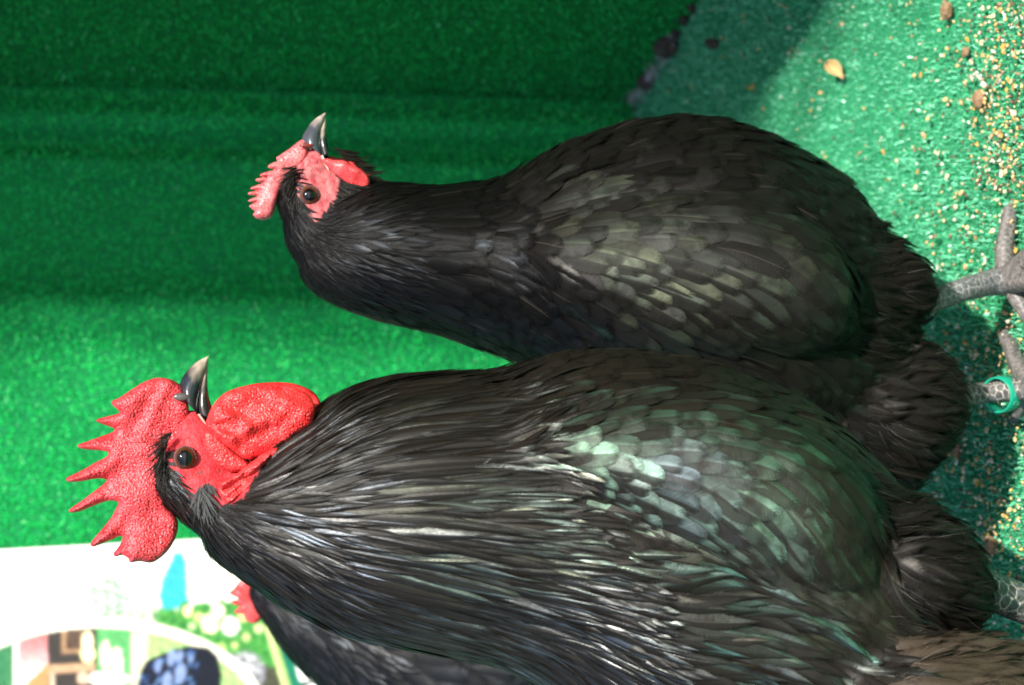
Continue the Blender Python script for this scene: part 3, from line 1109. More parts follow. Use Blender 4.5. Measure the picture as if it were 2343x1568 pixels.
def iri(names, weights, s0, s1):
    k = rng.choice(len(names), p=np.array(weights) / sum(weights))
    c = np.array(IRI[names[k]]) * rng.uniform(0.75, 1.2)
    return (*np.clip(c, 0, 1), s0 + (s1 - s0) * rng.uniform() ** 1.6)


def strands(surf, flow, P, Nn, Lr, stand, w, cols, nseg=4, gravity=0.25, jitter=0.35):
    """loose downy barbs as thin tapering ribbons"""
    n = len(P)
    D = flow.many(P) if isinstance(flow, Flow) else np.array([flow(p) for p in P])
    D -= Nn * np.sum(D * Nn, 1)[:, None]
    D /= np.linalg.norm(D, axis=1)[:, None] + 1e-9
    sw = np.cross(Nn, D)
    clump = vnoise(P, 55.0, 5)[:, None] * 0.55 + vnoise(P, 130.0, 6)[:, None] * 0.35
    puff = np.clip(0.6 + 0.7 * vnoise(P, 60.0, 7)[:, None] + 0.4 * vnoise(P, 140.0, 8)[:, None], 0.05, 2)
    D = D + Nn * stand * puff + rng.normal(size=(n, 3)) * jitter + sw * clump
    D /= np.linalg.norm(D, axis=1)[:, None]
    L = rng.uniform(*Lr, n)[:, None] * (0.75 + 0.25 * puff)
    sd = np.cross(D, Nn + rng.normal(size=(n, 3)) * 0.5)
    sd /= np.linalg.norm(sd, axis=1)[:, None] + 1e-9
    G = np.array([0, 0, -1.0]) * gravity - Nn * 0.25 * stand
    rows = []
    for k in range(nseg + 1):
        s = k / nseg
        c = P + D * L * s + G * L * s * s * 0.6
        ww = w * (1 - s) ** 0.7 + w * 0.12
        rows += [c - sd * ww, c + sd * ww]
    V = np.stack(rows, 1).reshape(-1, 3)
    base = np.arange(n)[:, None] * (2 * (nseg + 1))
    F = np.concatenate([base + np.array([[2 * k, 2 * k + 1, 2 * k + 3, 2 * k + 2]]) for k in range(nseg)], 0)
    C = np.repeat(np.concatenate([cols, np.ones((n, 1))], 1), 2 * (nseg + 1), axis=0)
    return V, F, C


def merge(parts):
    V, F, C, o = [], [], [], 0
    for v, f, c in parts:
        V.append(v)
        F.append(f + o)
        C.append(c)
        o += len(v)
    return np.concatenate(V), np.concatenate(F), np.concatenate(C)


# ------------------------------------------------------------------ legs, beaks, eyes
def scaled_limb(name, pts, radii, parent, big=0.0055, cols=((0.045, 0.045, 0.05), (0.42, 0.38, 0.33)), grey=0.0, flat=1.0, seed=0):
    """limb with raised scales: dark plates in front, small net scales behind, pale skin between"""
    pts = np.array(pts, float)
    seg = np.linalg.norm(np.diff(pts, axis=0), axis=1)
    cum = np.concatenate([[0], np.cumsum(seg)])
    Lt = cum[-1]
    nl = max(12, int(Lt / 0.0006))
    na = 72
    sl = np.linspace(0, Lt, nl)
    C3 = np.stack([np.interp(sl, cum, pts[:, k]) for k in range(3)], 1)
    for _ in range(6):
        C3[1:-1] = (C3[:-2] + 2 * C3[1:-1] + C3[2:]) / 4
    R = np.interp(sl, cum, radii)
    tan = np.gradient(C3, axis=0)
    tan /= np.linalg.norm(tan, axis=1)[:, None]
    ref = np.array([0, -1.0, 0.02])
    A = ref - tan * (tan @ ref)[:, None]
    bad = np.linalg.norm(A, axis=1) < 0.25
    A[bad] = np.array([0, 0, 1.0]) - tan[bad] * tan[bad][:, 2:3]
    A /= np.linalg.norm(A, axis=1)[:, None]
    B = np.cross(tan, A)
    ang = np.linspace(-np.pi, np.pi, na, endpoint=False)
    Sg, Ag = np.meshgrid(sl, ang, indexing='ij')
    rr = np.mean(radii)
    # net scales, larger towards the front (angle 0)
    q = np.stack([Sg.ravel() / big, (Ag.ravel() * rr) / big * 0.9 + 40 + seed], 1)
    q2 = np.stack([Sg.ravel() / (big * 0.5), (Ag.ravel() * rr) / (big * 0.5) + 90 + seed], 1)
    d1, d2 = worley(q, 0.5, 1.0)
    e1, e2 = worley(q2, 0.6, 1.0)
    front = np.clip((np.abs(Ag.ravel()) < 0.85) * 1.0, 0, 1)
    gap = np.where(front > 0.5, (d2 - d1), (e2 - e1))
    plate = np.clip(gap / 0.16, 0, 1)
    amp = np.where(front > 0.5, 0.0008, 0.0005)
    tint = vnoise(np.stack([Sg.ravel(), Ag.ravel() * rr], 1), 160.0, 4 + seed)
    hgt = (plate ** 0.6) * amp
    rad = R[:, None] + hgt.reshape(Sg.shape)
    V = C3[:, None, :] + (A[:, None, :] * np.cos(Ag)[..., None] + B[:, None, :] * np.sin(Ag)[..., None] * flat) * rad[..., None]
    dark, pale = np.array(cols[0]), np.array(cols[1])
    plc = dark[None] * (1 + 0.6 * np.clip(tint, -0.8, 1.2))[:, None] + grey * .5
    C = lerp(np.broadcast_to(pale, (len(plate), 3)), plc, np.clip(plate * 1.2, 0, 1)[:, None])
    i = np.arange(nl * na).reshape(nl, na)
    j = np.roll(i, -1, 1)
    F = np.stack([i[:-1], i[1:], j[1:], j[:-1]], -1).reshape(-1, 4)
    V = np.concatenate([V.reshape(-1, 3), [C3[0] - tan[0] * R[0] * 0.3], [C3[-1] + tan[-1] * R[-1] * 0.6]], 0)
    C = np.concatenate([C, [pale], [pale * 0.5]], 0)
    a, b = len(V) - 2, len(V) - 1
    caps = [(a, i[0, k], j[0, k], j[0, k]) for k in range(na)] + [(b, j[-1, k], i[-1, k], i[-1, k]) for k in range(na)]
    me = bpy.data.meshes.new(name)
    me.from_pydata(V.tolist(), [], F.tolist() + [c[:3] for c in caps])
    set_vcol(me, np.clip(C, 0.005, 1))
    return link(me, name, parent, M_LEG)


def foot(parent, joint, toes, rad, leg, **kw):
    for k, (tip, r, hump) in enumerate(toes):
        tip = np.array(tip)
        mid = lerp(joint, tip, 0.5) + np.array([0, 0, hump])
        t = scaled_limb('toe', [joint + np.array([0, 0, 0.002]), lerp(joint, tip, 0.25) + np.array([0, 0, hump * 0.9]), mid, lerp(joint, tip, 0.8) + np.array([0, 0, hump * 0.5]), tip + np.array([0, 0, r * 0.4])],
                        [rad * 0.95, r * 1.12, r, r * 0.92, r * 0.7], leg, big=0.004, seed=k * 7 + 3, **kw)
        d = tip - mid
        d /= np.linalg.norm(d)
        side = np.cross(d, [0, 0, 1.0])
        side /= np.linalg.norm(side)
        rings = []
        for s in np.linspace(0, 1, 9):
            c = tip + np.array([0, 0, r * 0.5]) + d * 0.012 * s - np.array([0, 0, r * 0.45]) * s ** 1.5
            q = r * 0.55 * (1 - s) ** 0.7 + 0.0003
            rings.append((c, side * q, np.array([0, 0, q * 0.8])))
        V, F, T = ring_loft(rings, 14)
        me = bpy.data.meshes.new('claw')
        me.from_pydata(V.tolist(), [], F.tolist() + T.tolist())
        set_vcol(me, np.tile([0.16, 0.13, 0.11], (len(V), 1)))
        link(me, 'claw', t if False else leg, M_BEAK)


def between(top, bot, y, depth, n=26, nseg=28, flat_bottom=False):
    """solid between two picture curves, half depths along it"""
    def rs(c):
        c = np.array(c, float)
        d = np.concatenate([[0], np.cumsum(np.linalg.norm(np.diff(c, axis=0), axis=1))])
        t = np.linspace(0, d[-1], n)
        return np.stack([np.interp(t, d, c[:, 0]), np.interp(t, d, c[:, 1])], 1)
    a, b = rs(top), rs(bot)
    for c in (a, b):
        for _ in range(4):
            c[1:-1] = (c[:-2] + 2 * c[1:-1] + c[2:]) / 4
    dp = np.interp(np.linspace(0, 1, n), np.linspace(0, 1, len(depth)), depth)
    rings = []
    for p, q, h in zip(a, b, dp):
        A, B = W(*p, y), W(*q, y)
        rings.append(((A + B) / 2, (A - B) / 2, np.array([0, h, 0])))
    return rings


def solid(name, rings, parent, mat, colour, nseg=28):
    V, F, T = ring_loft(rings, nseg)
    me = bpy.data.meshes.new(name)
    me.from_pydata(V.tolist(), [], F.tolist() + T.tolist())
    set_vcol(me, colour(V, len(rings), nseg))
    return link(me, name, parent, mat)


def beak_colour(dark, tip):
    def f(V, n, nseg):
        s = np.repeat(np.linspace(0, 1, n), nseg)
        s = np.concatenate([s, [0, 1]])
        z = vnoise(V, 160.0, 9)
        k = np.clip((s - 0.45) / 0.5 + 0.12 * z, 0, 1)[:, None]
        return np.clip(lerp(np.array(dark), np.array(tip), k) * (1 + 0.25 * z[:, None]), 0.004, 1)
    return f


def eyeball(parent, X, Y, y, r, iris):
    c = W(X, Y, y)
    bm = bmesh.new()
    bmesh.ops.create_uvsphere(bm, u_segments=48, v_segments=32, radius=r, matrix=Matrix.Translation(c))
    me = bpy.data.meshes.new('eye')
    bm.to_mesh(me)
    bm.free()
    V = mesh_arrays(me)
    dv = (V - c) / r
    ax = np.array([0.05, -1.0, 0.08])
    ax /= np.linalg.norm(ax)
    ca = np.abs(dv @ ax)
    rad = np.sqrt(np.clip(1 - ca ** 2, 0, 1))
    C = np.where((rad < 0.60)[:, None], np.array([0.003, 0.003, 0.004]), np.where((rad < 0.93)[:, None], np.array(iris) * (0.3 + 0.4 * rad)[:, None], np.array([0.02, 0.015, 0.012])))
    set_vcol(me, C)
    e = link(me, 'eye', parent, M_EYE)
    return e, c


def eyelid(parent, c, rx, rz, w, col, front, tilt=0.2):
    """thin fleshy rim round the eye with little beads of skin"""
    nu, nv = 96, 14
    u = np.linspace(0, 2 * np.pi, nu, endpoint=False)
    v = np.linspace(0, 2 * np.pi, nv, endpoint=False)
    U, Vv = np.meshgrid(u, v, indexing='ij')
    ww = w * (1 + 0.22 * np.sin(U * 24))
    rr = 1 + 0
    ct, st = math.cos(tilt), math.sin(tilt)
    ex, ez = rx * np.cos(U), rz * np.sin(U)
    nx, nz = np.cos(U), np.sin(U)
    x = ex + nx * ww * np.cos(Vv)
    z = ez + nz * ww * np.cos(Vv)
    V = np.stack([c[0] + x * ct - z * st, c[1] + front + ww * 0.9 * np.sin(Vv) + 0.9 * (np.abs(x) / rx) ** 2 * 0.0012, c[2] + x * st + z * ct], -1).reshape(-1, 3)
    i = np.arange(nu * nv).reshape(nu, nv)
    a, b, d = np.roll(i, -1, 0), np.roll(i, -1, 1), np.roll(np.roll(i, -1, 0), -1, 1)
    F = np.stack([i, a, d, b], -1).reshape(-1, 4)
    me = mesh_np('eyelid', V, F)
    set_vcol(me, np.tile(col, (len(V), 1)) * (1 + 0.3 * rng.normal(size=(len(V), 1)) * 0.3))
    return link(me, 'eyelid', parent, M_BODY)


def flesh(base, pink, seed=3):
    def f(q, g, e):
        n = (vnoise(q, 1 / 60.0, seed) * .6 + vnoise(q, 1 / 22.0, seed + 50) * .2)[:, None]
        c = lerp(np.array(base), np.array(pink), np.clip(0.25 + 0.4 * n + 0.6 * g[:, None], 0, 1))
        return np.clip(c * (0.6 + 0.5 * g[:, None]), 0.003, 1)
    return f


def body_colours(me, faces_poly, black, red, pink, ymid):
    V = mesh_arrays(me)
    x, y = PX(V)
    C = np.tile(black, (len(V), 1))
    f = inpoly(x, y, faces_poly)
    nz = vnoise(V, 200.0, 6)[:, None] * .5 + vnoise(V, 420.0, 16)[:, None] * .6
    C[f] = lerp(np.array(red), np.array(pink), np.clip(0.4 + 0.6 * nz, 0, 1))[f]
    spk = f & (vnoise(V, 300.0, 26) > .75)
    C[spk] = C[spk] * .4 + np.array([.06, .04, .04])
    set_vcol(me, C)


def c1(p):      # detail picture of the rooster's head -> 2342-unit picture
    return [(a * 0.4983, 786.3 + b * 0.4983) for a, b in p]


def c2(p):      # detail picture of the hen's head
    return [(514.1 + a * 0.3472, 211.7 + b * 0.3472) for a, b in p]


# ================================================================== THE ROOSTER
YR = 0.98
base_r = FLOOR(2710, 1400)
rooster = empty('rooster', (W(1700, 1400, YR)[0], YR, 0.0), 'big black rooster with tall spiky red comb and long wattles in front', 'rooster', 'black chickens in the pen')
r_body = [(470, 1105, 1262, .020), (520, 1075, 1300, .028), (560, 1045, 1328, .036), (640, 985, 1376, .045), (720, 945, 1416, .053), (800, 893, 1452, .060), (920, 864, 1472, .067), (1050, 862, 1490, .073), (1130, 862, 1506, .077),
          (1200, 842, 1535, .080), (1270, 812, 1580, .084), (1340, 800, 1650, .088), (1450, 804, 1770, .093), (1600, 824, 1880, .095), (1700, 858, 1900, .098), (1800, 898, 1890, .099), (1880, 955, 1860, .096), (1950, 1024, 1810, .086),
          (2010, 1094, 1740, .068), (2070, 1180, 1640, .040)]
r_thigh = [(1900, 1180, 1400, .045, -.045), (1990, 1150, 1425, .055, -.045), (2060, 1150, 1430, .054, -.045), (2115, 1168, 1440, .048, -.045), (2155, 1215, 1440, .042, -.042), (2182, 1270, 1425, .032, -.04), (2198, 1315, 1400, .018, -.04)]
r_fluff = [(1880, 1450, 1760, .060, -.05), (2000, 1420, 1740, .066, -.06), (2150, 1440, 1720, .060, -.06), (2280, 1480, 1690, .048, -.06), (2400, 1520, 1650, .03, -.05), (2450, 1550, 1610, .015, -.05)]
r_wing = [(1150, 985, 1040, .010, -.05), (1250, 945, 1110, .030, -.05), (1350, 915, 1190, .042, -.05), (1450, 895, 1270, .050, -.05), (1600, 890, 1340, .060, -.05), (1740, 925, 1390, .066, -.05), (1830, 975, 1410, .063, -.05), (1900, 1035, 1420, .054, -.05),
          (1960, 1100, 1410, .038, -.05), (2010, 1180, 1380, .018, -.05)]
lofts = [loft_px(r_body, YR), loft_px(r_thigh, YR, 40), loft_px(r_fluff, YR, 40),
         ellipsoid(420, 1085, 78, 92, .0185, YR), ellipsoid(452, 1030, 62, 75, .0165, YR), ellipsoid(440, 985, 42, 52, .0105, YR), ellipsoid(490, 1040, 55, 75, .015, YR), ellipsoid(470, 1130, 75, 90, .021, YR),
         loft_px(r_wing, YR, 60)]
me = union_mesh('body', lofts, 0.0022, 20)
face = c1([(830, 190), (880, 260), (905, 330), (1000, 420), (1130, 530), (1200, 560), (1120, 700), (1030, 740), (960, 760), (900, 720), (850, 670), (800, 600), (770, 540), (760, 470), (700, 560), (640, 620), (600, 500), (700, 350), (780, 250)])
body_colours(me, face, (0.010, 0.009, 0.009), (0.40, 0.012, 0.018), (0.62, 0.06, 0.07), YR)
rb = link(me, 'body', rooster, M_BODY)
SR = Surface(me)

RED = flesh((0.44, 0.008, 0.014), (0.72, 0.075, 0.09))
comb_r = c1([(832, 195), (800, 172), (765, 160), (720, 157), (680, 168), (640, 188), (590, 220), (545, 250), (513, 264), (518, 284), (538, 300), (548, 318), (510, 330), (470, 340), (443, 350), (450, 362), (490, 378), (525, 392), (518, 406), (470, 425), (400, 450),
             (358, 465), (365, 480), (410, 488), (470, 492), (497, 500), (488, 520), (440, 545), (380, 580), (325, 606), (303, 620), (315, 634), (370, 632), (440, 620), (487, 624), (480, 642), (430, 680), (370, 725), (320, 760), (325, 776),
             (370, 770), (430, 746), (500, 722), (542, 728), (535, 752), (510, 800), (470, 850), (430, 895), (416, 918), (425, 932), (460, 920), (510, 902), (545, 886), (562, 888), (555, 915), (535, 945), (519, 965), (530, 979), (560, 971),
             (588, 985), (597, 1004), (640, 999), (690, 1008), (730, 990), (772, 950), (803, 900), (818, 850), (815, 810), (795, 780), (765, 740), (760, 640), (790, 560), (830, 470), (860, 380), (868, 300), (850, 230)])


def comb_wave(Q):
    return 0.0022 * vnoise(Q, 1 / 150.0, 12) + 0.0012 * np.exp(-(((Q[:, 0] - 330) * 0.9 + (Q[:, 1] - 950) * 0.45) / 22) ** 2) - 0.0022 * np.exp(-(((Q[:, 0] - 350) + (Q[:, 1] - 940) * 0.5) / 18) ** 2) * (Q[:, 1] < 1010)


link(inflate('comb', comb_r, YR - 0.002, 0.0115, 1.25, 0.00085, 4.4, 26.0, RED, comb_wave, 3), 'comb', rooster, M_COMB)
wat = c1([(955, 330), (975, 285), (1005, 250), (1050, 217), (1130, 194), (1220, 186), (1310, 190), (1380, 213), (1422, 242), (1443, 285), (1440, 335), (1420, 390), (1380, 440), (1325, 476), (1270, 500), (1200, 525), (1130, 530), (1085, 505), (1035, 465), (985, 425), (945, 380)])


def ridge(Q, a, b, w, h):
    a, b = np.array(a, float), np.array(b, float)
    ab = b - a
    t = np.clip(((Q - a) @ ab) / (ab @ ab), 0, 1)
    d = np.linalg.norm(Q - a - t[:, None] * ab, axis=1)
    return -h * np.exp(-(d / w) ** 2)


def wat_wave(Q):
    g = 0.0012 * vnoise(Q, 1 / 80.0, 21) + 0.00012 * np.sin((Q[:, 0] * .9 + Q[:, 1] * .45) / 5.2 + 1.5 * vnoise(Q, 1 / 90.0, 24)) - 0.003 * np.exp(-(((Q[:, 0] - 600) / 130) ** 2 + ((Q[:, 1] - 960) / 70) ** 2))
    for a, b, w, h in (((1045, 445), (1130, 385), 14, .0022), ((1130, 385), (1185, 350), 12, .0018), ((1000, 430), (1140, 525), 14, .003), ((985, 350), (1060, 330), 9, .002), ((1100, 470), (1230, 380), 14, -.0010), ((990, 400), (1060, 430), 9, .002)):
        p, q = c1([a, b])
        g += ridge(Q, p, q, w, h)
    return g


link(inflate('wattle', wat, YR - 0.016, 0.0070, 1.3, 0.00085, 4.6, 42.0, flesh((0.58, 0.006, 0.010), (0.76, 0.05, 0.05), 5), wat_wave, 4), 'wattle', rooster, M_COMB)
far = [(x + 14, y - 4) for x, y in wat]
link(inflate('wattle', far, YR + 0.012, 0.0075, 3.0, 0.0005, 4.8, 20.0, flesh((0.58, 0.006, 0.010), (0.76, 0.05, 0.05), 6), wat_wave, 4), 'wattle', rooster, M_COMB)
lobe = c1([(990, 640), (1030, 620), (1080, 598), (1130, 560), (1180, 525), (1232, 488), (1278, 478), (1268, 515), (1225, 560), (1190, 610), (1160, 655), (1112, 702), (1060, 733), (1030, 728), (1005, 690)])


def lobe_wave(Q):
    g = 0.0008 * vnoise(Q, 1 / 40.0, 23)
    for a, b, w, h in (((1020, 640), (1180, 545), 7, .0032), ((1040, 690), (1230, 510), 6, .0022), ((1050, 720), (1190, 600), 7, .003), ((1030, 665), (1150, 600), 5, -.002)):
        p, q = c1([a, b])
        g += ridge(Q, p, q, w, h)
    return g


link(inflate('earlobe', lobe, YR - 0.021, 0.008, 1.4, 0.0008, 5.0, 14.0, flesh((0.55, 0.008, 0.012), (0.74, 0.06, 0.06), 8), lobe_wave, 4), 'earlobe', rooster, M_COMB)
lobe2 = c1([(960, 395), (1010, 430), (1080, 500), (1140, 545), (1130, 575), (1060, 590), (1000, 560), (950, 500), (930, 430)])
link(inflate('cheek_fold', lobe2, YR - 0.0165, 0.007, 1.5, 0.0009, 4.8, 16.0, flesh((0.48, 0.010, 0.014), (0.66, 0.06, 0.06), 9), None, 4), 'cheek_fold', rooster, M_COMB)

beak = empty('beak', tuple(rooster.location), parent=rooster)
beak.matrix_parent_inverse = Matrix.Translation(rooster.location).inverted()
up_r = between(c1([(830, 235), (818, 200), (836, 155), (865, 115), (905, 80), (957, 56)]), c1([(922, 345), (915, 280), (930, 200), (945, 145), (954, 100), (959, 60)]), YR, [.0105, .0098, .0085, .0065, .0042, .0008])
solid('upper_mandible', up_r, beak, M_BEAK, beak_colour((0.018, 0.020, 0.026), (0.42, 0.33, 0.26)))
lo_r = between(c1([(900, 345), (890, 290), (905, 215), (925, 150), (940, 100)]), c1([(985, 330), (962, 262), (953, 200), (951, 150), (954, 108)]), YR, [.0095, .0085, .0070, .0048, .0015])
solid('lower_mandible', lo_r, beak, M_BEAK, beak_colour((0.020, 0.018, 0.018), (0.36, 0.28, 0.22)))
# nostril flap and the pale corner of the gape
solid('nostril', ellipsoid(*c1([(832, 245)])[0], 19, 9, .0016, YR - 0.0092), beak, M_BEAK, lambda V, n, k: np.tile([0.075, 0.068, 0.066], (len(V), 1)))
solid('gape_corner', between(c1([(906, 325), (925, 355), (962, 392)]), c1([(918, 322), (938, 345), (970, 404)]), YR - 0.0108, [.003, .0028, .001], 14), beak, M_BEAK, lambda V, n, k: np.tile([0.50, 0.33, 0.28], (len(V), 1)))
ex, ey = c1([(850, 525)])[0]
eye, ec = eyeball(rooster, ex, ey, YR - 0.0148, 0.0062, (0.10, 0.035, 0.014))
eyelid(eye, ec, 0.0056, 0.0050, 0.0007, (0.12, 0.05, 0.05), -0.0030, 0.25)

flow_r = Flow([(400, 1180, .7, .7), (430, 1225, .8, .6), (480, 1275, .85, .55), (600, 1355, .88, .45), (800, 1455, .95, .25), (1000, 1500, .98, .16), (480, 1180, .9, .4), (560, 1120, 1, .0), (620, 1040, .92, -.35), (700, 960, .85, -.5), (800, 895, .93, -.3),
               (600, 1220, .95, .25), (760, 1040, .98, -.14), (900, 1100, 1, -.02), (900, 900, 1, -.05), (900, 1380, .99, .14), (1100, 950, 1, .0), (1200, 1000, 1, .02), (1200, 1250, 1, .06), (1300, 1400, 1, .05), (1250, 1540, .97, .2), (1500, 1540, .96, .18),
               (1400, 840, 1, .05), (1600, 860, .97, .25), (1750, 930, .9, .42), (1880, 1010, .75, .65), (1300, 1000, 1, .03), (1500, 1000, .98, .14), (1500, 1150, .95, .22), (1680, 1040, .9, .4), (1680, 1180, .82, .55), (1820, 1120, .65, .75), (1900, 1250, .5, .86),
               (1780, 1280, .6, .8), (1980, 1330, .6, .8), (1600, 1360, 1, .0), (1700, 1400, 1, -.04), (1800, 1480, .95, .15), (1950, 1480, .8, .5), (2100, 1200, .95, .1), (2150, 1300, .95, .15), (2200, 1400, .97, .1), (2150, 1520, .92, .4), (2300, 1540, .9, .3)])
mm_r = YR / FPX        # metres per picture unit at the rooster

WING_R = [(1180, 930), (1260, 905), (1420, 890), (1600, 905), (1740, 950), (1860, 1030), (1960, 1130), (2010, 1250), (2010, 1370), (1900, 1390), (1800, 1330), (1640, 1290), (1480, 1270), (1380, 1210), (1300, 1130), (1230, 1010)]


def hack_end(Y):
    return np.interp(Y, [840, 900, 960, 1050, 1150, 1250, 1350, 1450, 1560, 1700], [1130, 1190, 1260, 1300, 1340, 1430, 1520, 1560, 1600, 1650])


# --- body plumage of the rooster
Pc, Nc = SR.sample(60000)
X_, Y_ = PX(Pc)
ends = hack_end(Y_)
inface = inpoly(X_, Y_, face)
inwing = inpoly(X_, Y_, WING_R)
zone = np.full(len(Pc), 5)                                  # 5: belly and flank
zone[(X_ < 1960) & (Y_ < 1000)] = 3                         # 3: breast
zone[(X_ > 1380) & (Y_ > 1230) & (X_ < 1850)] = 4           # 4: saddle
zone[(Y_ > 1420) & (X_ > 1500) & (X_ < 2000)] = 4
zone[X_ < ends - 60] = 2                                    # 2: hackle
zone[(X_ < 760)] = 1
zone[(X_ < 560)] = 0
fl = inpoly(X_, Y_, [(1960, 1060), (2060, 1120), (2400, 1120), (2600, 1800), (2000, 1800), (2000, 1420), (2030, 1350)])
zone[fl] = 6
zone[inface & (X_ < 620)] = 9
spc = np.array([.0015, .0026, .0042, .0070, .0064, .0078, .0058, .05, .05, .05])[zone]
far_side = Nc[:, 1] > 0.6
sel = thin(Pc[~far_side], spc[~far_side])
sel = np.nonzero(~far_side)[0][sel]
sel = sel[~(inwing[sel] & (Nc[sel, 1] < -0.25) & np.isin(zone[sel], (3, 4, 5)))]


def zsel(z):
    k = sel[zone[sel] == z]
    return k, Pc[k], Nc[k], X_[k], Y_[k], len(k)


k, P, Q, X, Y, m_ = zsel(0)
tract(rooster, 'head_feathers', SR, flow_r, P, Q, lerp(.010, .024, np.clip((X - 400) / 160, 0, 1)) * U(.8, 1.2, m_), .0022 * U(.8, 1.2, m_), prof_lance, M_HACKLE, sheen(X, Y, ['grey', 'steel', 'grey'], .0, .25), 5, 3, .0002, .0016, .1, .3, .2)
k, P, Q, X, Y, m_ = zsel(1)
tract(rooster, 'neck_feathers', SR, flow_r, P, Q, lerp(.028, .048, np.clip((X - 560) / 200, 0, 1)) * U(.8, 1.15, m_), .0046 * U(.8, 1.25, m_), prof_lance, M_HACKLE, sheen(X, Y, ['grey', 'silver', 'steel', 'grey'], .0, .38, 120, 2, 2.2), 7, 5, .0003, .0030, .07, .36, .26)
k, P, Q, X, Y, m_ = zsel(2)
room = (hack_end(Y) + rng.normal(size=m_) * 55 - X) * mm_r
L = np.clip(room * 1.05, .022, .082) * U(.75, 1.08, m_)
gl = sheen(X, Y, ['grey', 'greygreen', 'mint', 'olive', 'grey'], .0, .50, 140, 3, 2.6)
lft = Y > 1300
gl[lft] = sheen(X[lft], Y[lft], ['grey', 'silver', 'greygreen', 'grey'], .02, .55, 140, 4, 2.2)
tract(rooster, 'hackle_feathers', SR, flow_r, P, Q, L, .0092 * U(.75, 1.3, m_), prof_lance, M_HACKLE, gl, 8, 5, .0005, .0042, .06, .36, .28)
k, P, Q, X, Y, m_ = zsel(3)
tract(rooster, 'breast_feathers', SR, flow_r, P, Q, .028 * U(.85, 1.2, m_), .0150 * U(.85, 1.15, m_), prof_round, M_FEATHER, sheen(X, Y, ['brown', 'grey', 'brown', 'greygreen'], .0, .28, 120, 5), 7, 5, .0003, .0024, .14, .15, .10)
k, P, Q, X, Y, m_ = zsel(4)
tract(rooster, 'saddle_feathers', SR, flow_r, P, Q, .044 * U(.8, 1.2, m_), .0118 * U(.7, 1.2, m_), prof_point, M_FEATHER, sheen(X, Y, ['brown', 'teal', 'mint', 'grey', 'teal', 'brown'], .0, .68, 90, 6, 1.6, .2), 8, 5, .0005, .0050, .14, .30, .28)
k, P, Q, X, Y, m_ = zsel(5)
tract(rooster, 'flank_feathers', SR, flow_r, P, Q, .034 * U(.85, 1.2, m_), .0175 * U(.8, 1.15, m_), prof_round, M_FEATHER, sheen(X, Y, ['brown', 'grey', 'greygreen', 'brown'], .0, .14, 120, 7), 7, 5, .0004, .0034, .16, .16, .14)
k, P, Q, X, Y, m_ = zsel(6)
bw = Y > 1420
for flag, nm, mt in ((~bw, 'thigh_feathers', M_DOWN), (bw, 'belly_feathers', M_DOWN_SUNLIT_BROWN)):
    mm_ = int(flag.sum())
    tract(rooster, nm, SR, flow_r, P[flag], Q[flag], .034 * U(.7, 1.35, mm_), .0115 * U(.7, 1.2, mm_), prof_point, mt, sheen(X[flag], Y[flag], ['brown', 'grey', 'brown'], .0, .18), 7, 5, .0003, .0095, .30, .2, .3, .1)


def wing_feathers(surf, flow, poly, parent, n_cand, spacing, size, tint, mat, lens, front=-0.2, o1=.0034):
    """coverts and flight feathers of the near wing, each a feather of its own"""
    pa = np.array(poly)
    pts_, x, r = [], pa[:, 0].min() - 10, 0
    while x < pa[:, 0].max():
        dx, dy = spacing(x)
        for y in np.arange(pa[:, 1].min() + (r % 2) * dy * .5, pa[:, 1].max(), dy):
            pts_.append((x + rng.normal() * dx * .10, y + rng.normal() * dy * .09))
        x += dx
        r += 1
    pts_ = np.array(pts_)
    pts_ = pts_[inpoly(pts_[:, 0], pts_[:, 1], poly)]
    P, Nn = [], []
    for x, y in pts_:
        d = FWD + RGT * (CY - y) / FPX + UPV * (CX - x) / FPX
        co, no, _, _ = surf.bvh.ray_cast(Vector(CAM), Vector(d).normalized())
        if co is not None and no.y < 0.1:
            P.append(co[:])
            Nn.append(no[:])
    P, Nn = np.array(P), np.array(Nn)
    X, Y = PX(P)
    s = np.argsort(-X)
    P, Nn, X, Y = P[s], Nn[s], X[s], Y[s]
    m_ = len(P)
    LW = np.array([size(a, b) for a, b in zip(X, Y)])
    pts, nrm = path_many(surf, flow, P, Nn, LW[:, 0], lens, .0008, o1, rng.normal(size=m_) * .07)
    V, uv, C, S_, F = vanes(pts, nrm, LW[:, 1], prof_round, .20 + .05 * rng.normal(size=m_), rng.normal(size=m_) * .09, tint(X, Y), 7, .03)
    for j in range(m_):
        link(plume_mesh('feather', V[j:j + 1], uv[j:j + 1], C[j:j + 1], S_[j:j + 1], F), 'feather', parent, mat)
    return m_


def child_empty(name, par):
    e = empty(name, tuple(par.location), parent=par)
    e.matrix_parent_inverse = Matrix.Translation(par.location).inverted()
    return e


wing_r = child_empty('wing', rooster)


def r_tint(X, Y):
    c = sheen(X, Y, ['violet', 'greygreen', 'mint', 'mint', 'greygreen', 'silver', 'mint'], .30, .90, 190, 9, 1.0)
    c[:, :3] *= np.array([.62, .74, .66])
    b = np.exp(-(((X - 1480) / 95) ** 2 + ((Y - 1085) / 60) ** 2))[:, None]
    c[:, :3] = lerp(c[:, :3], np.array(SHEEN['steel']) * .7, b * .8)
    br = np.clip((X - 1720) / 180, 0, 1)[:, None] * .8
    br = np.maximum(br, np.clip((Y - 1170) / 90, 0, 1)[:, None] * .65)
    c[:, :3] = lerp(c[:, :3], np.array(SHEEN['brown']), br)
    c[:, 3] *= (1 - .75 * br[:, 0]) * (1 - .85 * np.clip((X - 1730) / 150, 0, 1) * np.clip((1180 - Y) / 80, 0, 1))
    return c


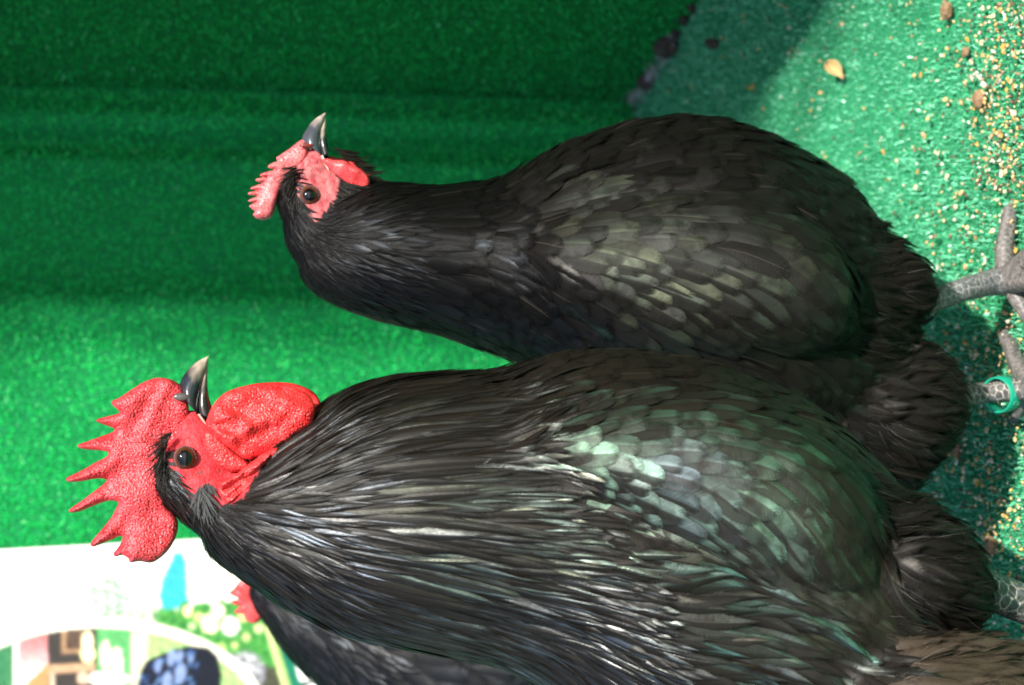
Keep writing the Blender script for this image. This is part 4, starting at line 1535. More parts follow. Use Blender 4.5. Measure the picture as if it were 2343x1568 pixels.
wing_feathers(SR, flow_r, WING_R, wing_r, 60000, lambda x: (lerp(27, 50, np.clip((x - 1200) / 650, 0, 1)), lerp(40, 56, np.clip((x - 1200) / 650, 0, 1))),
              lambda x, y: (lerp(.024, .048, np.clip((x - 1350) / 500, 0, 1)) * rng.uniform(.9, 1.12), lerp(.0125, .0175, np.clip((x - 1300) / 500, 0, 1)) * rng.uniform(.92, 1.12)),
              r_tint, M_WING, 9)

# --- loose down of thighs and belly
fluff_flow = flow_r
Pf, Nf = SR.sample(150000)
Xf, Yf = PX(Pf)
k = inpoly(Xf, Yf, [(1960, 1060), (2060, 1120), (2400, 1120), (2600, 1800), (2000, 1800), (2000, 1420), (2030, 1350)]) & (Nf[:, 1] < 0.6)
Pf, Nf, Xf, Yf = Pf[k], Nf[k], Xf[k], Yf[k]
brown = np.clip((Yf - 1380) / 120, 0, 1)[:, None]  # brown strands, coloured brighter as if in full sun
cf = lerp(np.array([.0065, .0052, .0040]), np.array([.070, .052, .037]), brown) * rng.uniform(.5, 1.4, (len(Pf), 1))
prt = [strands(SR, fluff_flow, Pf, Nf, (.008, .020), .26, .00013, cf, 3, .35, .22)]
V, F, C = merge(prt)
link(mesh_np('thigh_down', V, F, {'vcol': ('FLOAT_COLOR', C)}), 'thigh_down', rooster, M_FLUFF, kind='stuff')

# --- brow bristles and ear tuft
def bristles(parent, name, roots, dirs, L, w, y, cols, n, spread=0.25, out=0.35):
    P, D = [], []
    roots = np.array(roots, float)
    for _ in range(n):
        t = rng.uniform(0, len(roots) - 1.001)
        i = int(t)
        r = lerp(roots[i], roots[i + 1], t - i) + rng.normal(size=2) * 4
        d = lerp(np.array(dirs[i], float), np.array(dirs[i + 1], float), t - i) + rng.normal(size=2) * spread
        d /= np.linalg.norm(d)
        P.append(W(r[0], r[1], y + rng.normal() * .0012))
        D.append(np.array([-d[1], -out * rng.uniform(0.2, 1), -d[0]]))
    P, D = np.array(P), np.array(D)
    pg = Plumage()
    for p, d in zip(P, D):
        d /= np.linalg.norm(d)
        ll = L * rng.uniform(.5, 1.15)
        s = tip_steps(6)[:, None]
        pts = p + d * ll * s + np.array([0, .5, -.25]) * ll * s * s * .3
        nr = np.tile([rng.normal() * .3, -1, rng.normal() * .3], (6, 1))
        nr /= np.linalg.norm(nr, axis=1)[:, None]
        pg.add(pts, nr, w * rng.uniform(.6, 1.2), prof_lance, .2, 0, (*cols, .12), 3)
    return link(pg.mesh(name), name, parent, M_FEATHER, kind='stuff')


bristles(rooster, 'brow_feathers', c1([(800, 400), (770, 440), (750, 500), (752, 550), (770, 610)]), [(-.7, .45), (-.8, .6), (-.6, .75), (-.2, 1), (.3, 1)], .014, .0007, YR - .0155, (.2, .2, .2), 130, .28)
ear = bristles(rooster, 'ear_tuft', c1([(950, 640), (920, 670), (930, 700)]), [(.1, 1), (.15, 1), (.2, 1)], .015, .0016, YR - .0215, (.42, .44, .46), 130, .3)

ear.data.materials[0] = mat_feather('grey_ear_tuft', dark=(0.018, 0.018, 0.019), light=(0.07, 0.07, 0.073), rough=0.6, spec=0.1, warm=(0.06, 0.058, 0.056))
# --- legs of the rooster (the feet stand below the picture's edge)
j1 = FLOOR(2690, 1420) + np.array([0, 0, .012])
leg = scaled_limb('leg', [W(2140, 1310, YR - .05), W(2240, 1342, YR - .055), W(2342, 1382, YR - .05), W(2500, 1420, YR - .03), j1], [.010, .0098, .0098, .0092, .011], rooster, big=.0062, grey=.03)
foot(rooster, j1, [(j1 + np.array([.075, -.02, -.010]), .0058, .006), (j1 + np.array([.055, -.055, -.010]), .0055, .006), (j1 + np.array([.055, .035, -.010]), .0055, .006), (j1 + np.array([-.035, .005, -.010]), .005, .003)], .0105, leg)
j2 = FLOOR(2640, 1560) + np.array([0, .05, .012])
leg2 = scaled_limb('leg', [W(2380, 1570, YR + .01), W(2480, 1580, YR + .02), j2], [.009, .009, .0105], rooster, big=.0062, grey=.03, seed=5)
foot(rooster, j2, [(j2 + np.array([.075, -.01, -.010]), .0058, .006), (j2 + np.array([.06, -.045, -.010]), .0055, .006), (j2 + np.array([.055, .04, -.010]), .0055, .006), (j2 + np.array([-.035, .005, -.010]), .005, .003)], .0105, leg2)
# tail, out of the picture on the left
pt = Plumage()
for k in range(26):
    a0 = W(1480 + 150 * rng.uniform(), 1820, YR + rng.normal() * .02)
    ang = rng.uniform(0.1, 1.0)
    s = tip_steps(12)[:, None]
    pts = a0 + np.array([-1, 0, ang]) * .15 * s + np.array([-.2, 0, -1.2]) * .09 * s * s + np.array([0, rng.normal() * .02, 0]) * s
    pt.add(pts, np.tile([0, -1, .2], (12, 1)), .022, prof_point, .2, rng.normal() * .2, iri(['teal', 'grey'], [2, 1], .2, .5), 5)
link(pt.mesh('tail_feathers'), 'tail_feathers', rooster, M_FEATHER, kind='stuff')


# ================================================================== THE HEN
YH = 1.18
hen = empty('hen', (W(1700, 640, YH)[0], YH, 0.0), 'plump black hen with small pink-red comb standing behind the rooster', 'hen', 'black chickens in the pen')
h_body = [(690, 560, 640, .018), (720, 500, 672, .027), (760, 450, 694, .036), (800, 428, 712, .043), (860, 418, 730, .050), (930, 424, 746, .055), (1050, 432, 774, .062), (1120, 424, 794, .068), (1160, 412, 810, .072), (1240, 362, 840, .080),
          (1320, 322, 880, .088), (1440, 287, 950, .098), (1540, 273, 1010, .104), (1640, 283, 1050, .106), (1720, 306, 1075, .104), (1820, 356, 1080, .095), (1900, 405, 1070, .083), (1950, 470, 1050, .070), (2000, 560, 1010, .052), (2040, 660, 940, .03)]
h_t1 = [(1880, 500, 770, .045, -.03), (1970, 548, 765, .045, -.03), (2030, 566, 755, .042, -.03), (2062, 590, 745, .036, -.03), (2080, 628, 728, .026, -.03), (2090, 655, 710, .014, -.03)]
h_t2 = [(1850, 700, 1130, .055, -.02), (1960, 735, 1130, .060, -.02), (2050, 760, 1110, .058, -.02), (2095, 790, 1050, .050, -.02), (2130, 835, 1010, .038, -.02), (2152, 875, 955, .024, -.02)]
h_wing = [(1180, 560, 620, .010, -.06), (1260, 500, 700, .028, -.06), (1380, 450, 780, .042, -.06), (1500, 425, 830, .054, -.06), (1640, 430, 850, .066, -.06), (1760, 465, 850, .070, -.06), (1840, 520, 840, .064, -.06), (1890, 580, 820, .048, -.06), (1920, 640, 780, .025, -.06)]
lofts = [loft_px(h_body, YH), loft_px(h_t1, YH, 40), loft_px(h_t2, YH, 40),
         ellipsoid(700, 460, 68, 68, .0185, YH), ellipsoid(715, 410, 50, 55, .0145, YH), ellipsoid(722, 370, 30, 38, .0095, YH), ellipsoid(760, 440, 60, 62, .018, YH), ellipsoid(720, 530, 70, 85, .022, YH), ellipsoid(770, 560, 85, 110, .032, YH),
         loft_px(h_wing, YH, 60)]
me = union_mesh('body', lofts, 0.0024, 16)
hface = c2([(500, 320), (560, 310), (620, 340), (660, 450), (720, 520), (760, 600), (760, 680), (720, 730), (660, 780), (600, 870), (560, 800), (500, 720), (470, 640), (480, 560), (430, 500), (420, 430)])
body_colours(me, hface, (0.009, 0.009, 0.010), (0.24, 0.024, 0.034), (0.52, 0.17, 0.17), YH)
link(me, 'body', hen, M_BODY)
SH = Surface(me)
HRED = flesh((0.50, 0.055, 0.07), (0.72, 0.20, 0.20), 14)
comb_h = c2([(505, 312), (430, 368), (370, 408), (340, 430), (346, 455), (310, 465), (282, 490), (300, 505), (336, 512), (270, 525), (230, 545), (245, 557), (280, 561), (215, 566), (203, 580), (225, 592), (257, 596), (185, 620), (170, 635), (190, 642), (226, 646),
             (165, 656), (153, 668), (170, 678), (216, 682), (165, 705), (153, 718), (180, 725), (211, 722), (175, 738), (160, 752), (185, 775), (200, 786), (185, 805), (200, 826), (240, 841), (290, 833), (317, 805), (330, 770), (345, 700), (380, 620), (460, 540), (520, 480), (548, 400), (540, 330)])
link(inflate('comb', comb_h, YH - 0.002, 0.009, 1.4, 0.00045, 3.6, 16.0, HRED, lambda Q: 0.0016 * vnoise(Q, 1 / 90.0, 31), 3), 'comb', hen, M_COMB)
hw = c2([(640, 450), (670, 437), (720, 448), (790, 453), (850, 488), (905, 515), (943, 560), (954, 600), (940, 645), (912, 682), (870, 662), (830, 625), (770, 575), (700, 515)])
link(inflate('wattle', hw, YH - 0.013, 0.007, 1.4, 0.00035, 3.4, 16.0, flesh((0.60, 0.02, 0.03), (0.74, 0.10, 0.10), 15), lambda Q: 0.0012 * vnoise(Q, 1 / 60.0, 33) - 0.003 * np.exp(-(((Q[:, 0] - 800) / 60) ** 2 + ((Q[:, 1] - 395) / 30) ** 2)), 4), 'wattle', hen, M_COMB)
link(inflate('wattle', [(x + 8, y - 6) for x, y in hw], YH + 0.012, 0.007, 2.4, 0.00018, 3.4, 16.0, flesh((0.60, 0.02, 0.03), (0.74, 0.10, 0.10), 16), None, 4), 'wattle', hen, M_COMB)
link(inflate('earlobe', c2([(815, 835), (860, 812), (905, 800), (935, 815), (920, 845), (870, 862), (830, 875)]), YH - 0.028, 0.006, 1.8, 0.0003, 3.4, 10.0, flesh((0.42, 0.03, 0.05), (0.6, 0.1, 0.12), 17), None, 4), 'earlobe', hen, M_COMB)
hb = child_empty('beak', hen)
up_h = between(c2([(512, 330), (505, 300), (532, 250), (562, 205), (605, 165), (662, 134)]), c2([(650, 440), (632, 340), (638, 270), (652, 205), (661, 165), (666, 138)]), YH, [.0102, .0092, .0078, .006, .004, .0008])
solid('upper_mandible', up_h, hb, M_BEAK, beak_colour((0.050, 0.055, 0.068), (0.40, 0.32, 0.27)))
lo_h = between(c2([(625, 440), (605, 340), (612, 270), (630, 205), (648, 165)]), c2([(690, 400), (672, 330), (667, 270), (668, 215), (667, 172)]), YH, [.0085, .0078, .0064, .0042, .0012])
solid('lower_mandible', lo_h, hb, M_BEAK, beak_colour((0.028, 0.028, 0.03), (0.46, 0.38, 0.30)))
solid('nostril', ellipsoid(*c2([(540, 350)])[0], 17, 5, .002, YH - 0.0092), hb, M_BEAK, lambda V, n, k: np.tile([0.16, 0.03, 0.025], (len(V), 1)))
solid('gape_corner', between(c2([(632, 420), (655, 475), (685, 530)]), c2([(648, 415), (672, 470), (702, 545)]), YH - 0.0105, [.003, .0028, .001], 14), hb, M_BEAK, lambda V, n, k: np.tile([0.50, 0.38, 0.34], (len(V), 1)))
ex, ey = c2([(555, 682)])[0]
eye, ec = eyeball(hen, ex, ey, YH - 0.0148, 0.0063, (0.13, 0.045, 0.018))
eyelid(eye, ec, 0.0057, 0.0052, 0.0008, (0.07, 0.045, 0.05), -0.0030, 0.2)

flow_h = Flow([(640, 500, .6, .75), (670, 590, .75, .65), (720, 680, .85, .5), (720, 560, .9, .4), (800, 600, .97, .2), (800, 480, .95, -.1), (850, 420, .9, -.3), (880, 725, .96, .22), (1000, 700, .97, .2), (1000, 560, .98, .1), (1000, 440, 1, -.02), (1120, 500, .97, .1), (1200, 640, .9, .4),
               (1280, 720, .85, .5), (1200, 420, .93, -.3), (1300, 350, .95, -.25), (1400, 320, .97, -.1), (1540, 290, 1, .05), (1700, 330, .95, .3), (1850, 420, .8, .6), (1400, 480, .99, .06), (1600, 480, .97, .2), (1400, 620, .97, .2), (1600, 640, .92, .36), (1750, 600, .85, .5),
               (1450, 760, .9, .42), (1650, 800, .85, .5), (1850, 700, .75, .65), (1850, 850, .8, .6), (2050, 640, .98, .1), (2030, 580, .98, -.15), (2100, 900, .98, .12), (2050, 1000, .9, .3), (2050, 820, .95, -.05)])
WING_H = [(1140, 465), (1240, 430), (1400, 420), (1600, 430), (1780, 470), (1900, 560), (1945, 680), (1930, 800), (1800, 830), (1600, 810), (1430, 800), (1375, 780), (1325, 690), (1245, 570)]
h_fluff_poly = [(1955, 480), (2010, 500), (2200, 480), (2300, 1200), (2040, 1200), (1960, 1000), (1950, 740), (1975, 600)]
Pc, Nc = SH.sample(60000)
X_, Y_ = PX(Pc)
inface = inpoly(X_, Y_, hface)
inwing = inpoly(X_, Y_, WING_H)
zone = np.full(len(Pc), 3)
zone[X_ < 1075 + (Y_ - 480) * 0.62] = 2
zone[X_ < 960] = 1
zone[X_ < 790] = 0
zone[inpoly(X_, Y_, h_fluff_poly)] = 6
zone[inface & (X_ < 800)] = 9
spc = np.array([.0017, .0034, .0054, .0078, .0, .0, .0062, .05, .05, .05])[zone]
far_side = Nc[:, 1] > 0.6
sel = thin(Pc[~far_side], np.maximum(spc[~far_side], .001))
sel = np.nonzero(~far_side)[0][sel]
sel = sel[~(inwing[sel] & (Nc[sel, 1] < -0.25) & (zone[sel] == 3))]
k, P, Q, X, Y, m_ = zsel(0)
tract(hen, 'head_feathers', SH, flow_h, P, Q, lerp(.010, .018, np.clip((X - 640) / 150, 0, 1)) * U(.8, 1.2, m_), .0021 * U(.8, 1.2, m_), prof_lance, M_FEATHER_HEN, sheen(X, Y, ['grey', 'steel', 'grey'], .0, .12), 5, 3, .0002, .0012, .12, .25, .14)
k, P, Q, X, Y, m_ = zsel(1)
tract(hen, 'neck_feathers', SH, flow_h, P, Q, .024 * U(.8, 1.2, m_), .0056 * U(.8, 1.2, m_), prof_point, M_CAPE, sheen(X, Y, ['grey', 'steel', 'grey'], .0, .10), 6, 5, .0003, .0018, .10, .18, .11)
k, P, Q, X, Y, m_ = zsel(2)
tract(hen, 'cape_feathers', SH, flow_h, P, Q, .036 * U(.8, 1.2, m_), .0120 * U(.8, 1.2, m_), prof_round, M_CAPE, sheen(X, Y, ['grey', 'steel', 'grey'], .0, .06), 7, 5, .0006, .0044, .08, .16, .08)
k, P, Q, X, Y, m_ = zsel(3)
tract(hen, 'breast_feathers', SH, flow_h, P, Q, .034 * U(.85, 1.2, m_), .0175 * U(.85, 1.15, m_), prof_round, M_FEATHER_HEN, sheen(X, Y, ['brown', 'grey', 'brown'], .0, .22, 120, 12), 7, 5, .0003, .0038, .18, .14, .14)
k, P, Q, X, Y, m_ = zsel(6)
tract(hen, 'thigh_feathers', SH, flow_h, P, Q, .034 * U(.7, 1.35, m_), .0120 * U(.7, 1.2, m_), prof_point, M_DOWN, sheen(X, Y, ['brown', 'grey', 'brown'], .0, .10), 7, 5, .0003, .0095, .30, .2, .3, .1)
wing_h = child_empty('wing', hen)


def h_tint(X, Y):
    c = sheen(X, Y, ['grey', 'greygreen', 'olive', 'greygreen', 'greygreen', 'grey'], .06, .38, 170, 19, 1.3)
    c[:, :3] *= np.array([.66, .70, .62])
    c[:, 3] *= 1 - .6 * np.clip((X - 1620) / 260, 0, 1)
    c[:, 3] *= 1 - .5 * np.clip((Y - 720) / 80, 0, 1)
    return c


wing_feathers(SH, flow_h, WING_H, wing_h, 60000, lambda x: (lerp(30, 46, np.clip((x - 1250) / 500, 0, 1)), lerp(46, 60, np.clip((x - 1250) / 500, 0, 1))),
              lambda x, y: (lerp(.032, .048, np.clip((x - 1300) / 500, 0, 1)) * rng.uniform(.9, 1.12), lerp(.0160, .0205, np.clip((x - 1300) / 500, 0, 1)) * rng.uniform(.88, 1.12)),
              h_tint, M_WING_HEN, 9, o1=.0030)
Pf, Nf = SH.sample(140000)
Xf, Yf = PX(Pf)
k = inpoly(Xf, Yf, h_fluff_poly) & (Nf[:, 1] < 0.6)
Pf, Nf = Pf[k], Nf[k]
cf = np.array([.0048, .0042, .0036]) * rng.uniform(.4, 1.6, (len(Pf), 1))
V, F, C = strands(SH, flow_h, Pf, Nf, (.008, .020), .26, .00014, cf, 3, .35, .22)
link(mesh_np('thigh_down', V, F, {'vcol': ('FLOAT_COLOR', C)}), 'thigh_down', hen, M_FLUFF, kind='stuff')
bristles(hen, 'brow_feathers', c2([(480, 490), (455, 540), (450, 600), (470, 680), (480, 740)]), [(-.9, .35), (-.8, .6), (-.6, .8), (-.2, 1), (.2, 1)], .013, .0009, YH - .0150, (.2, .2, .22), 150, .25)
bristles(hen, 'ear_tuft', c2([(760, 600), (740, 690), (690, 760), (640, 830)]), [(1, .4), (1, .55), (.7, .75), (.5, 1)], .021, .0018, YH - .0190, (.35, .36, .38), 260, .3)
bristles(hen, 'throat_tuft', c2([(720, 380), (840, 450), (960, 560), (960, 700)]), [(1, .1), (1, .2), (1, .1), (1, .3)], .011, .0018, YH - .006, (.30, .29, .28), 110, .25, .05)

# --- legs and feet of the hen
ja = FLOOR(2345, 642) + np.array([0, 0, .011])
la = scaled_limb('leg', [W(2060, 715, YH - .03), W(2120, 693, YH - .03), W(2200, 664, YH - .025), W(2260, 648, YH - .012), ja], [.0078, .0070, .0070, .0080, .0095], hen, big=.0046, grey=.07, cols=((0.060, 0.063, 0.072), (0.40, 0.37, 0.33)))
TOE = dict(grey=.04, cols=((0.085, 0.078, 0.076), (0.24, 0.21, 0.19)))
foot(hen, ja, [(FLOOR(2316, 478), .0054, .005), (FLOOR(2500, 470), .0056, .005), (FLOOR(2590, 640), .0056, .005), (FLOOR(2366, 742), .0050, .002)], .0095, la, **TOE)
jb = FLOOR(2392, 886) + np.array([0, 0, .009])
lb = scaled_limb('leg', [W(2120, 912, YH - .02), W(2190, 905, YH - .02), W(2260, 898, YH - .015), jb], [.0068, .0064, .0066, .0076], hen, big=.0046, grey=.02, cols=((0.05, 0.05, 0.052), (0.44, 0.40, 0.33)), seed=11)
foot(hen, jb, [(FLOOR(2302, 765), .0052, .003), (FLOOR(2490, 740), .0052, .004), (FLOOR(2600, 880), .0052, .004), (FLOOR(2322, 962), .0040, .001)], .0075, lb, **TOE)

# green leg band, loose round the shank
rc = W(2292, 902, YH - .024)
axis = np.array(W(2200, 906, YH - .02)) - np.array(W(2330, 893, YH - .013))
axis /= np.linalg.norm(axis)
axis = axis + np.array([-.02, -.30, -.1])
axis /= np.linalg.norm(axis)
e1 = np.cross(axis, [0, 1.0, 0])
e1 /= np.linalg.norm(e1)
e2 = np.cross(axis, e1)
ro, th_, hh = .0118, .0011, .0062
prof = [(ro, -hh), (ro + .0004, 0), (ro, hh), (ro - .0004, hh + .0003), (ro - th_, hh), (ro - th_, -hh), (ro - .0004, -hh - .0003)]
na = 80
aa = np.linspace(0, 2 * np.pi, na, endpoint=False)
V = np.concatenate([[rc + (e1 * math.cos(t) + e2 * math.sin(t)) * r + axis * h for r, h in prof] for t in aa], 0)
i = np.arange(na * len(prof)).reshape(na, len(prof))
a_, b_, d_ = np.roll(i, -1, 0), np.roll(i, -1, 1), np.roll(np.roll(i, -1, 0), -1, 1)
M_BAND = mat_simple('green_plastic', (0.006, 0.24, 0.15), 0.33, 0.5, noise=(300.0, (0.012, 0.30, 0.19), 0.6), bump=('noise', 700.0, 0.12, 0.0004))
band = empty('leg_band', tuple(rc), 'loose green plastic leg band with embossed numbers round the hen\'s shank', 'leg band')
link(mesh_np('band', V, np.stack([i, b_, d_, a_], -1).reshape(-1, 4)), 'band', band, M_BAND)
M_EMB = mat_simple('worn_green_emboss', (0.10, 0.42, 0.30), 0.4)
toward = -np.array([0.12, 1.0, -0.1])
a0 = math.atan2(toward @ e2, toward @ e1)
for txt, da in (('0', -0.42), ('2', 0.08), ('1', 0.62)):
    cu = bpy.data.curves.new('digit', 'FONT')
    cu.body = txt
    cu.size = .0082
    cu.extrude = .00008
    cu.align_x = 'CENTER'
    cu.align_y = 'CENTER'
    cu.offset = -.00012
    tob = bpy.data.objects.new('tmp', cu)
    COL.objects.link(tob)
    me = bpy.data.meshes.new_from_object(tob.evaluated_get(bpy.context.evaluated_depsgraph_get()))
    bpy.data.objects.remove(tob)
    v = mesh_arrays(me)
    up = axis
    out = []
    sg = 1.0 if np.cross(up, e1 * math.cos(a0) + e2 * math.sin(a0)) @ np.array([1.0, 0, 0]) > 0 else -1.0
    tdir = 1.0 if (-e1 * math.sin(a0) + e2 * math.cos(a0))[0] > 0 else -1.0
    for p in v:
        t = a0 + tdir * (da + p[0] / ro)
        rr = ro + .0005 + p[2]
        out.append(rc + (e1 * math.cos(t) + e2 * math.sin(t)) * rr + up * p[1])
    me.vertices.foreach_set('co', np.array(out, dtype=np.float32).ravel())
    me.update()
    me.name = 'digit'
    link(me, 'digit', band, M_EMB, smooth=False)


# ================================================================== THE BIRD BEHIND
YT = 1.62
pullet = empty('pullet', (W(1200, 1550, YT)[0], YT, 0.0), 'bluish black pullet with small red comb half hidden behind the rooster\'s neck', 'pullet', 'black chickens in the pen')
t_body = [(600, 1330, 1412, .024), (640, 1310, 1478, .034), (700, 1290, 1545, .045), (780, 1270, 1610, .058), (880, 1240, 1690, .074), (1000, 1210, 1780, .088), (1150, 1190, 1860, .096), (1300, 1200, 1890, .094), (1420, 1250, 1850, .08), (1500, 1340, 1780, .05), (1540, 1420, 1700, .03)]
me = union_mesh('body', [loft_px(t_body, YT), ellipsoid(608, 1350, 42, 62, .019, YT), ellipsoid(612, 1300, 30, 45, .014, YT)], .004, 6)
body_colours(me, [(560, 1240), (640, 1240), (640, 1320), (575, 1330)], (0.014, 0.015, 0.018), (0.45, 0.03, 0.04), (0.6, 0.08, 0.08), YT)
link(me, 'body', pullet, M_BODY)
ST = Surface(me)


def c5(p):
    return [(a * 0.2581, 1179.5 + b * 0.2581) for a, b in p]


comb_t = c5([(2150, 560), (2110, 600), (2070, 650), (2030, 688), (2060, 712), (2100, 725), (2110, 745), (2060, 755), (2052, 775), (2085, 792), (2130, 802), (2110, 820), (2080, 845), (2085, 868), (2125, 872), (2155, 870), (2165, 900), (2190, 938), (2240, 952), (2290, 942), (2322, 900), (2318, 830), (2300, 770), (2350, 700), (2380, 640), (2400, 560), (2330, 480), (2220, 500)])
link(inflate('comb', comb_t, YT - .002, .010, 1.5, .0002, 4.0, 10.0, flesh((0.60, 0.02, 0.03), (0.74, 0.11, 0.11), 41), lambda Q: .002 * vnoise(Q, 1 / 60., 4), 3), 'comb', pullet, M_COMB)
bk = between([(618, 1262), (598, 1262), (612, 1236)], [(640, 1262), (630, 1255), (616, 1236)], YT, [.009, .006, .001], 16)
solid('beak', bk, pullet, M_BEAK, beak_colour((0.03, 0.03, 0.035), (0.4, 0.33, 0.27)))
ex_, ec_ = eyeball(pullet, 600, 1312, YT - .016, .0055, (0.12, 0.04, 0.016))
flow_t = Flow([(600, 1420, .75, .65), (700, 1500, .85, .5), (850, 1560, .93, .35), (1000, 1560, .97, .22), (1150, 1500, 1, .1), (1300, 1560, .9, .4), (700, 1350, .97, .1), (900, 1350, 1, .0)])
Pc, Nc = ST.sample(26000)
X_, Y_ = PX(Pc)
zone = np.where(X_ < 700, 0, np.where(X_ < 900, 1, 2))
spc = np.array([.0034, .0056, .012])[zone]
sel = thin(Pc, spc)
sel = sel[Nc[sel, 1] < 0.5]
for z, nm, L0, w0, pr, o1 in ((0, 'head_feathers', .016, .004, prof_lance, .002), (1, 'neck_feathers', .030, .009, prof_point, .0035), (2, 'back_feathers', .046, .024, prof_round, .005)):
    k, P, Q, X, Y, m_ = zsel(z)
    tract(pullet, nm, ST, flow_t, P, Q, L0 * U(.8, 1.2, m_), w0 * U(.8, 1.2, m_), pr, M_FEATHER_BLUE, sheen(X, Y, ['steel', 'grey', 'steel', 'brown'] if z == 2 else ['steel', 'grey'], .0, .12), 6, 5, .0005, o1, .15, .2, .14)
for dx in (-.04, .05):
    jt = np.array([pullet.location.x + dx, YT + dx * .4, .011])
    lt = scaled_limb('leg', [jt + np.array([0, 0, .17]), jt + np.array([0, 0, .09]), jt], [.009, .0075, .010], pullet, seed=int(100 + dx * 100))
    foot(pullet, jt, [(jt + np.array([.07, -.02, -.009]), .0055, .005), (jt + np.array([.06, .03, -.009]), .0055, .005), (jt + np.array([-.035, 0, -.009]), .005, .003)], .0098, lt)


# ================================================================== feed, soil and litter on the floor
def chip_mesh(name, seed, sx, sy, sz):
    r = np.random.default_rng(seed)
    bm = bmesh.new()
    bmesh.ops.create_icosphere(bm, subdivisions=1, radius=1.0)
    for v in bm.verts:
        k = 1 + 0.28 * r.normal()
        v.co = Vector((v.co.x * sx * k, v.co.y * sy * k, v.co.z * sz * max(k, .6)))
    me = bpy.data.meshes.new(name)
    bm.to_mesh(me)
    bm.free()
    return me


corn_cols = [(0.58, 0.40, 0.18), (0.56, 0.30, 0.07), (0.62, 0.50, 0.32), (0.46, 0.31, 0.16), (0.60, 0.54, 0.44)]
corn_mats = [mat_simple('cracked_corn', c, 0.5, 0.4, noise=(500.0, tuple(0.62 * v for v in c), 0.7), bump=('noise', 900.0, .3, .0004)) for c in corn_cols]
protos = []
for s in range(8):
    me = chip_mesh('corn_grain', 50 + s, .0024, .0019, .0014)
    me.materials.append(corn_mats[s % 5])
    protos.append(me)


def density(x, y):
    d = 0.05
    d += 1.6 * np.exp(-((x - 2345) / 75) ** 2) * (y < 460)
    d += 0.30 * np.clip((x - 2050) / 250, 0, 1)
    d += 0.75 * np.exp(-(((x - 2275) / 40) ** 2 + ((y - 800) / 60) ** 2))
    d += 0.5 * np.exp(-(((x - 2290) / 70) ** 2 + ((y - 1180) / 140) ** 2))
    d += 0.35 * np.exp(-(((x - 2180) / 70) ** 2 + ((y - 1010) / 120) ** 2))
    return d


def taken(x, y):
    return (inpoly(np.array([x]), np.array([y]), [(1400, 240), (1760, 300), (1950, 420), (2060, 560), (2120, 700), (2180, 900), (2050, 1130), (2200, 1140), (2285, 1330), (2300, 1568), (1400, 1568)])[0])


count = 0
tries = 0
corn_spots = [(1132 / 1.4, 0)] and []
manual = [(1818, 65), (1760, 250), (2160, 612), (2125, 630), (2205, 745), (2230, 900), (2185, 1075), (2230, 1035), (2250, 1140), (2265, 1110), (2035, 348), (1690, 405)]
while count < 280 and tries < 20000:
    tries += 1
    if manual:
        x, y = manual.pop()
    else:
        x, y = rng.uniform(1600, 2342), rng.uniform(0, 1400)
        if rng.uniform() > density(x, y) / 1.3 or taken(x, y):
            continue
    p = FLOOR(x, y)
    o = bpy.data.objects.new('corn_grain', protos[rng.integers(8)])
    sc = rng.uniform(.45, 1.08)
    o.location = (p[0], p[1], .0050 + .001 * sc)
    o.scale = (sc, sc * rng.uniform(.8, 1.2), sc)
    o.rotation_euler = (rng.uniform(-.6, .6), rng.uniform(-.6, .6), rng.uniform(0, 6.28))
    COL.objects.link(o)
    o['label'] = 'yellow cracked corn grain scattered on the green carpet'
    o['category'] = 'corn grain'
    o['group'] = 'cracked corn scattered on the floor'
    count += 1

# crumbs too small and too many to count
Vs, Fs, Cs, off = [], [], [], 0
tet = np.array([[1, 1, 1], [1, -1, -1], [-1, 1, -1], [-1, -1, 1]], float)
tf = np.array([[0, 1, 2], [0, 3, 1], [0, 2, 3], [1, 3, 2]])
made = 0
while made < 1500:
    x, y = rng.uniform(1480, 2360), rng.uniform(-20, 1500)
    if rng.uniform() > density(x, y) / 1.0 + 0.04 or taken(x, y):
        continue
    p = FLOOR(x, y)
    s = rng.uniform(.0004, .0013)
    Q = np.linalg.qr(rng.normal(size=(3, 3)))[0]
    Vs.append(tet * s * rng.uniform(.6, 1.3, (4, 1)) @ Q + np.array([p[0], p[1], .0052 + s * .4]))
    Fs.append(tf + off)
    c = random.choice([(0.70, 0.52, 0.28), (0.62, 0.40, 0.15), (0.16, 0.10, 0.06), (0.10, 0.07, 0.045), (0.72, 0.66, 0.55), (0.30, 0.20, 0.12)])
    Cs.append(np.tile((*c, 1), (4, 1)))
    off += 4
    made += 1
M_CRUMB = mat_vcol('feed_crumbs', rough=0.7, spec=0.3)
o = link(mesh_np('feed_crumbs', np.concatenate(Vs), np.concatenate(Fs), {'vcol': ('FLOAT_COLOR', np.concatenate(Cs))}), 'feed_crumbs', mat=M_CRUMB, kind='stuff', smooth=False)
o['label'] = 'fine crumbs of feed and soil strewn over the carpet'
o['category'] = 'feed crumbs'

M_SOIL = mat_simple('dry_soil', (0.15, 0.09, 0.05), 0.9, 0.1, noise=(300.0, (0.30, 0.20, 0.12), 0.8), bump=('noise', 500.0, .8, .001))
M_SOILD = mat_simple('dark_soil', (0.03, 0.026, 0.024), 0.9, 0.1, noise=(250.0, (0.07, 0.06, 0.055), 0.8), bump=('noise', 500.0, .8, .001))


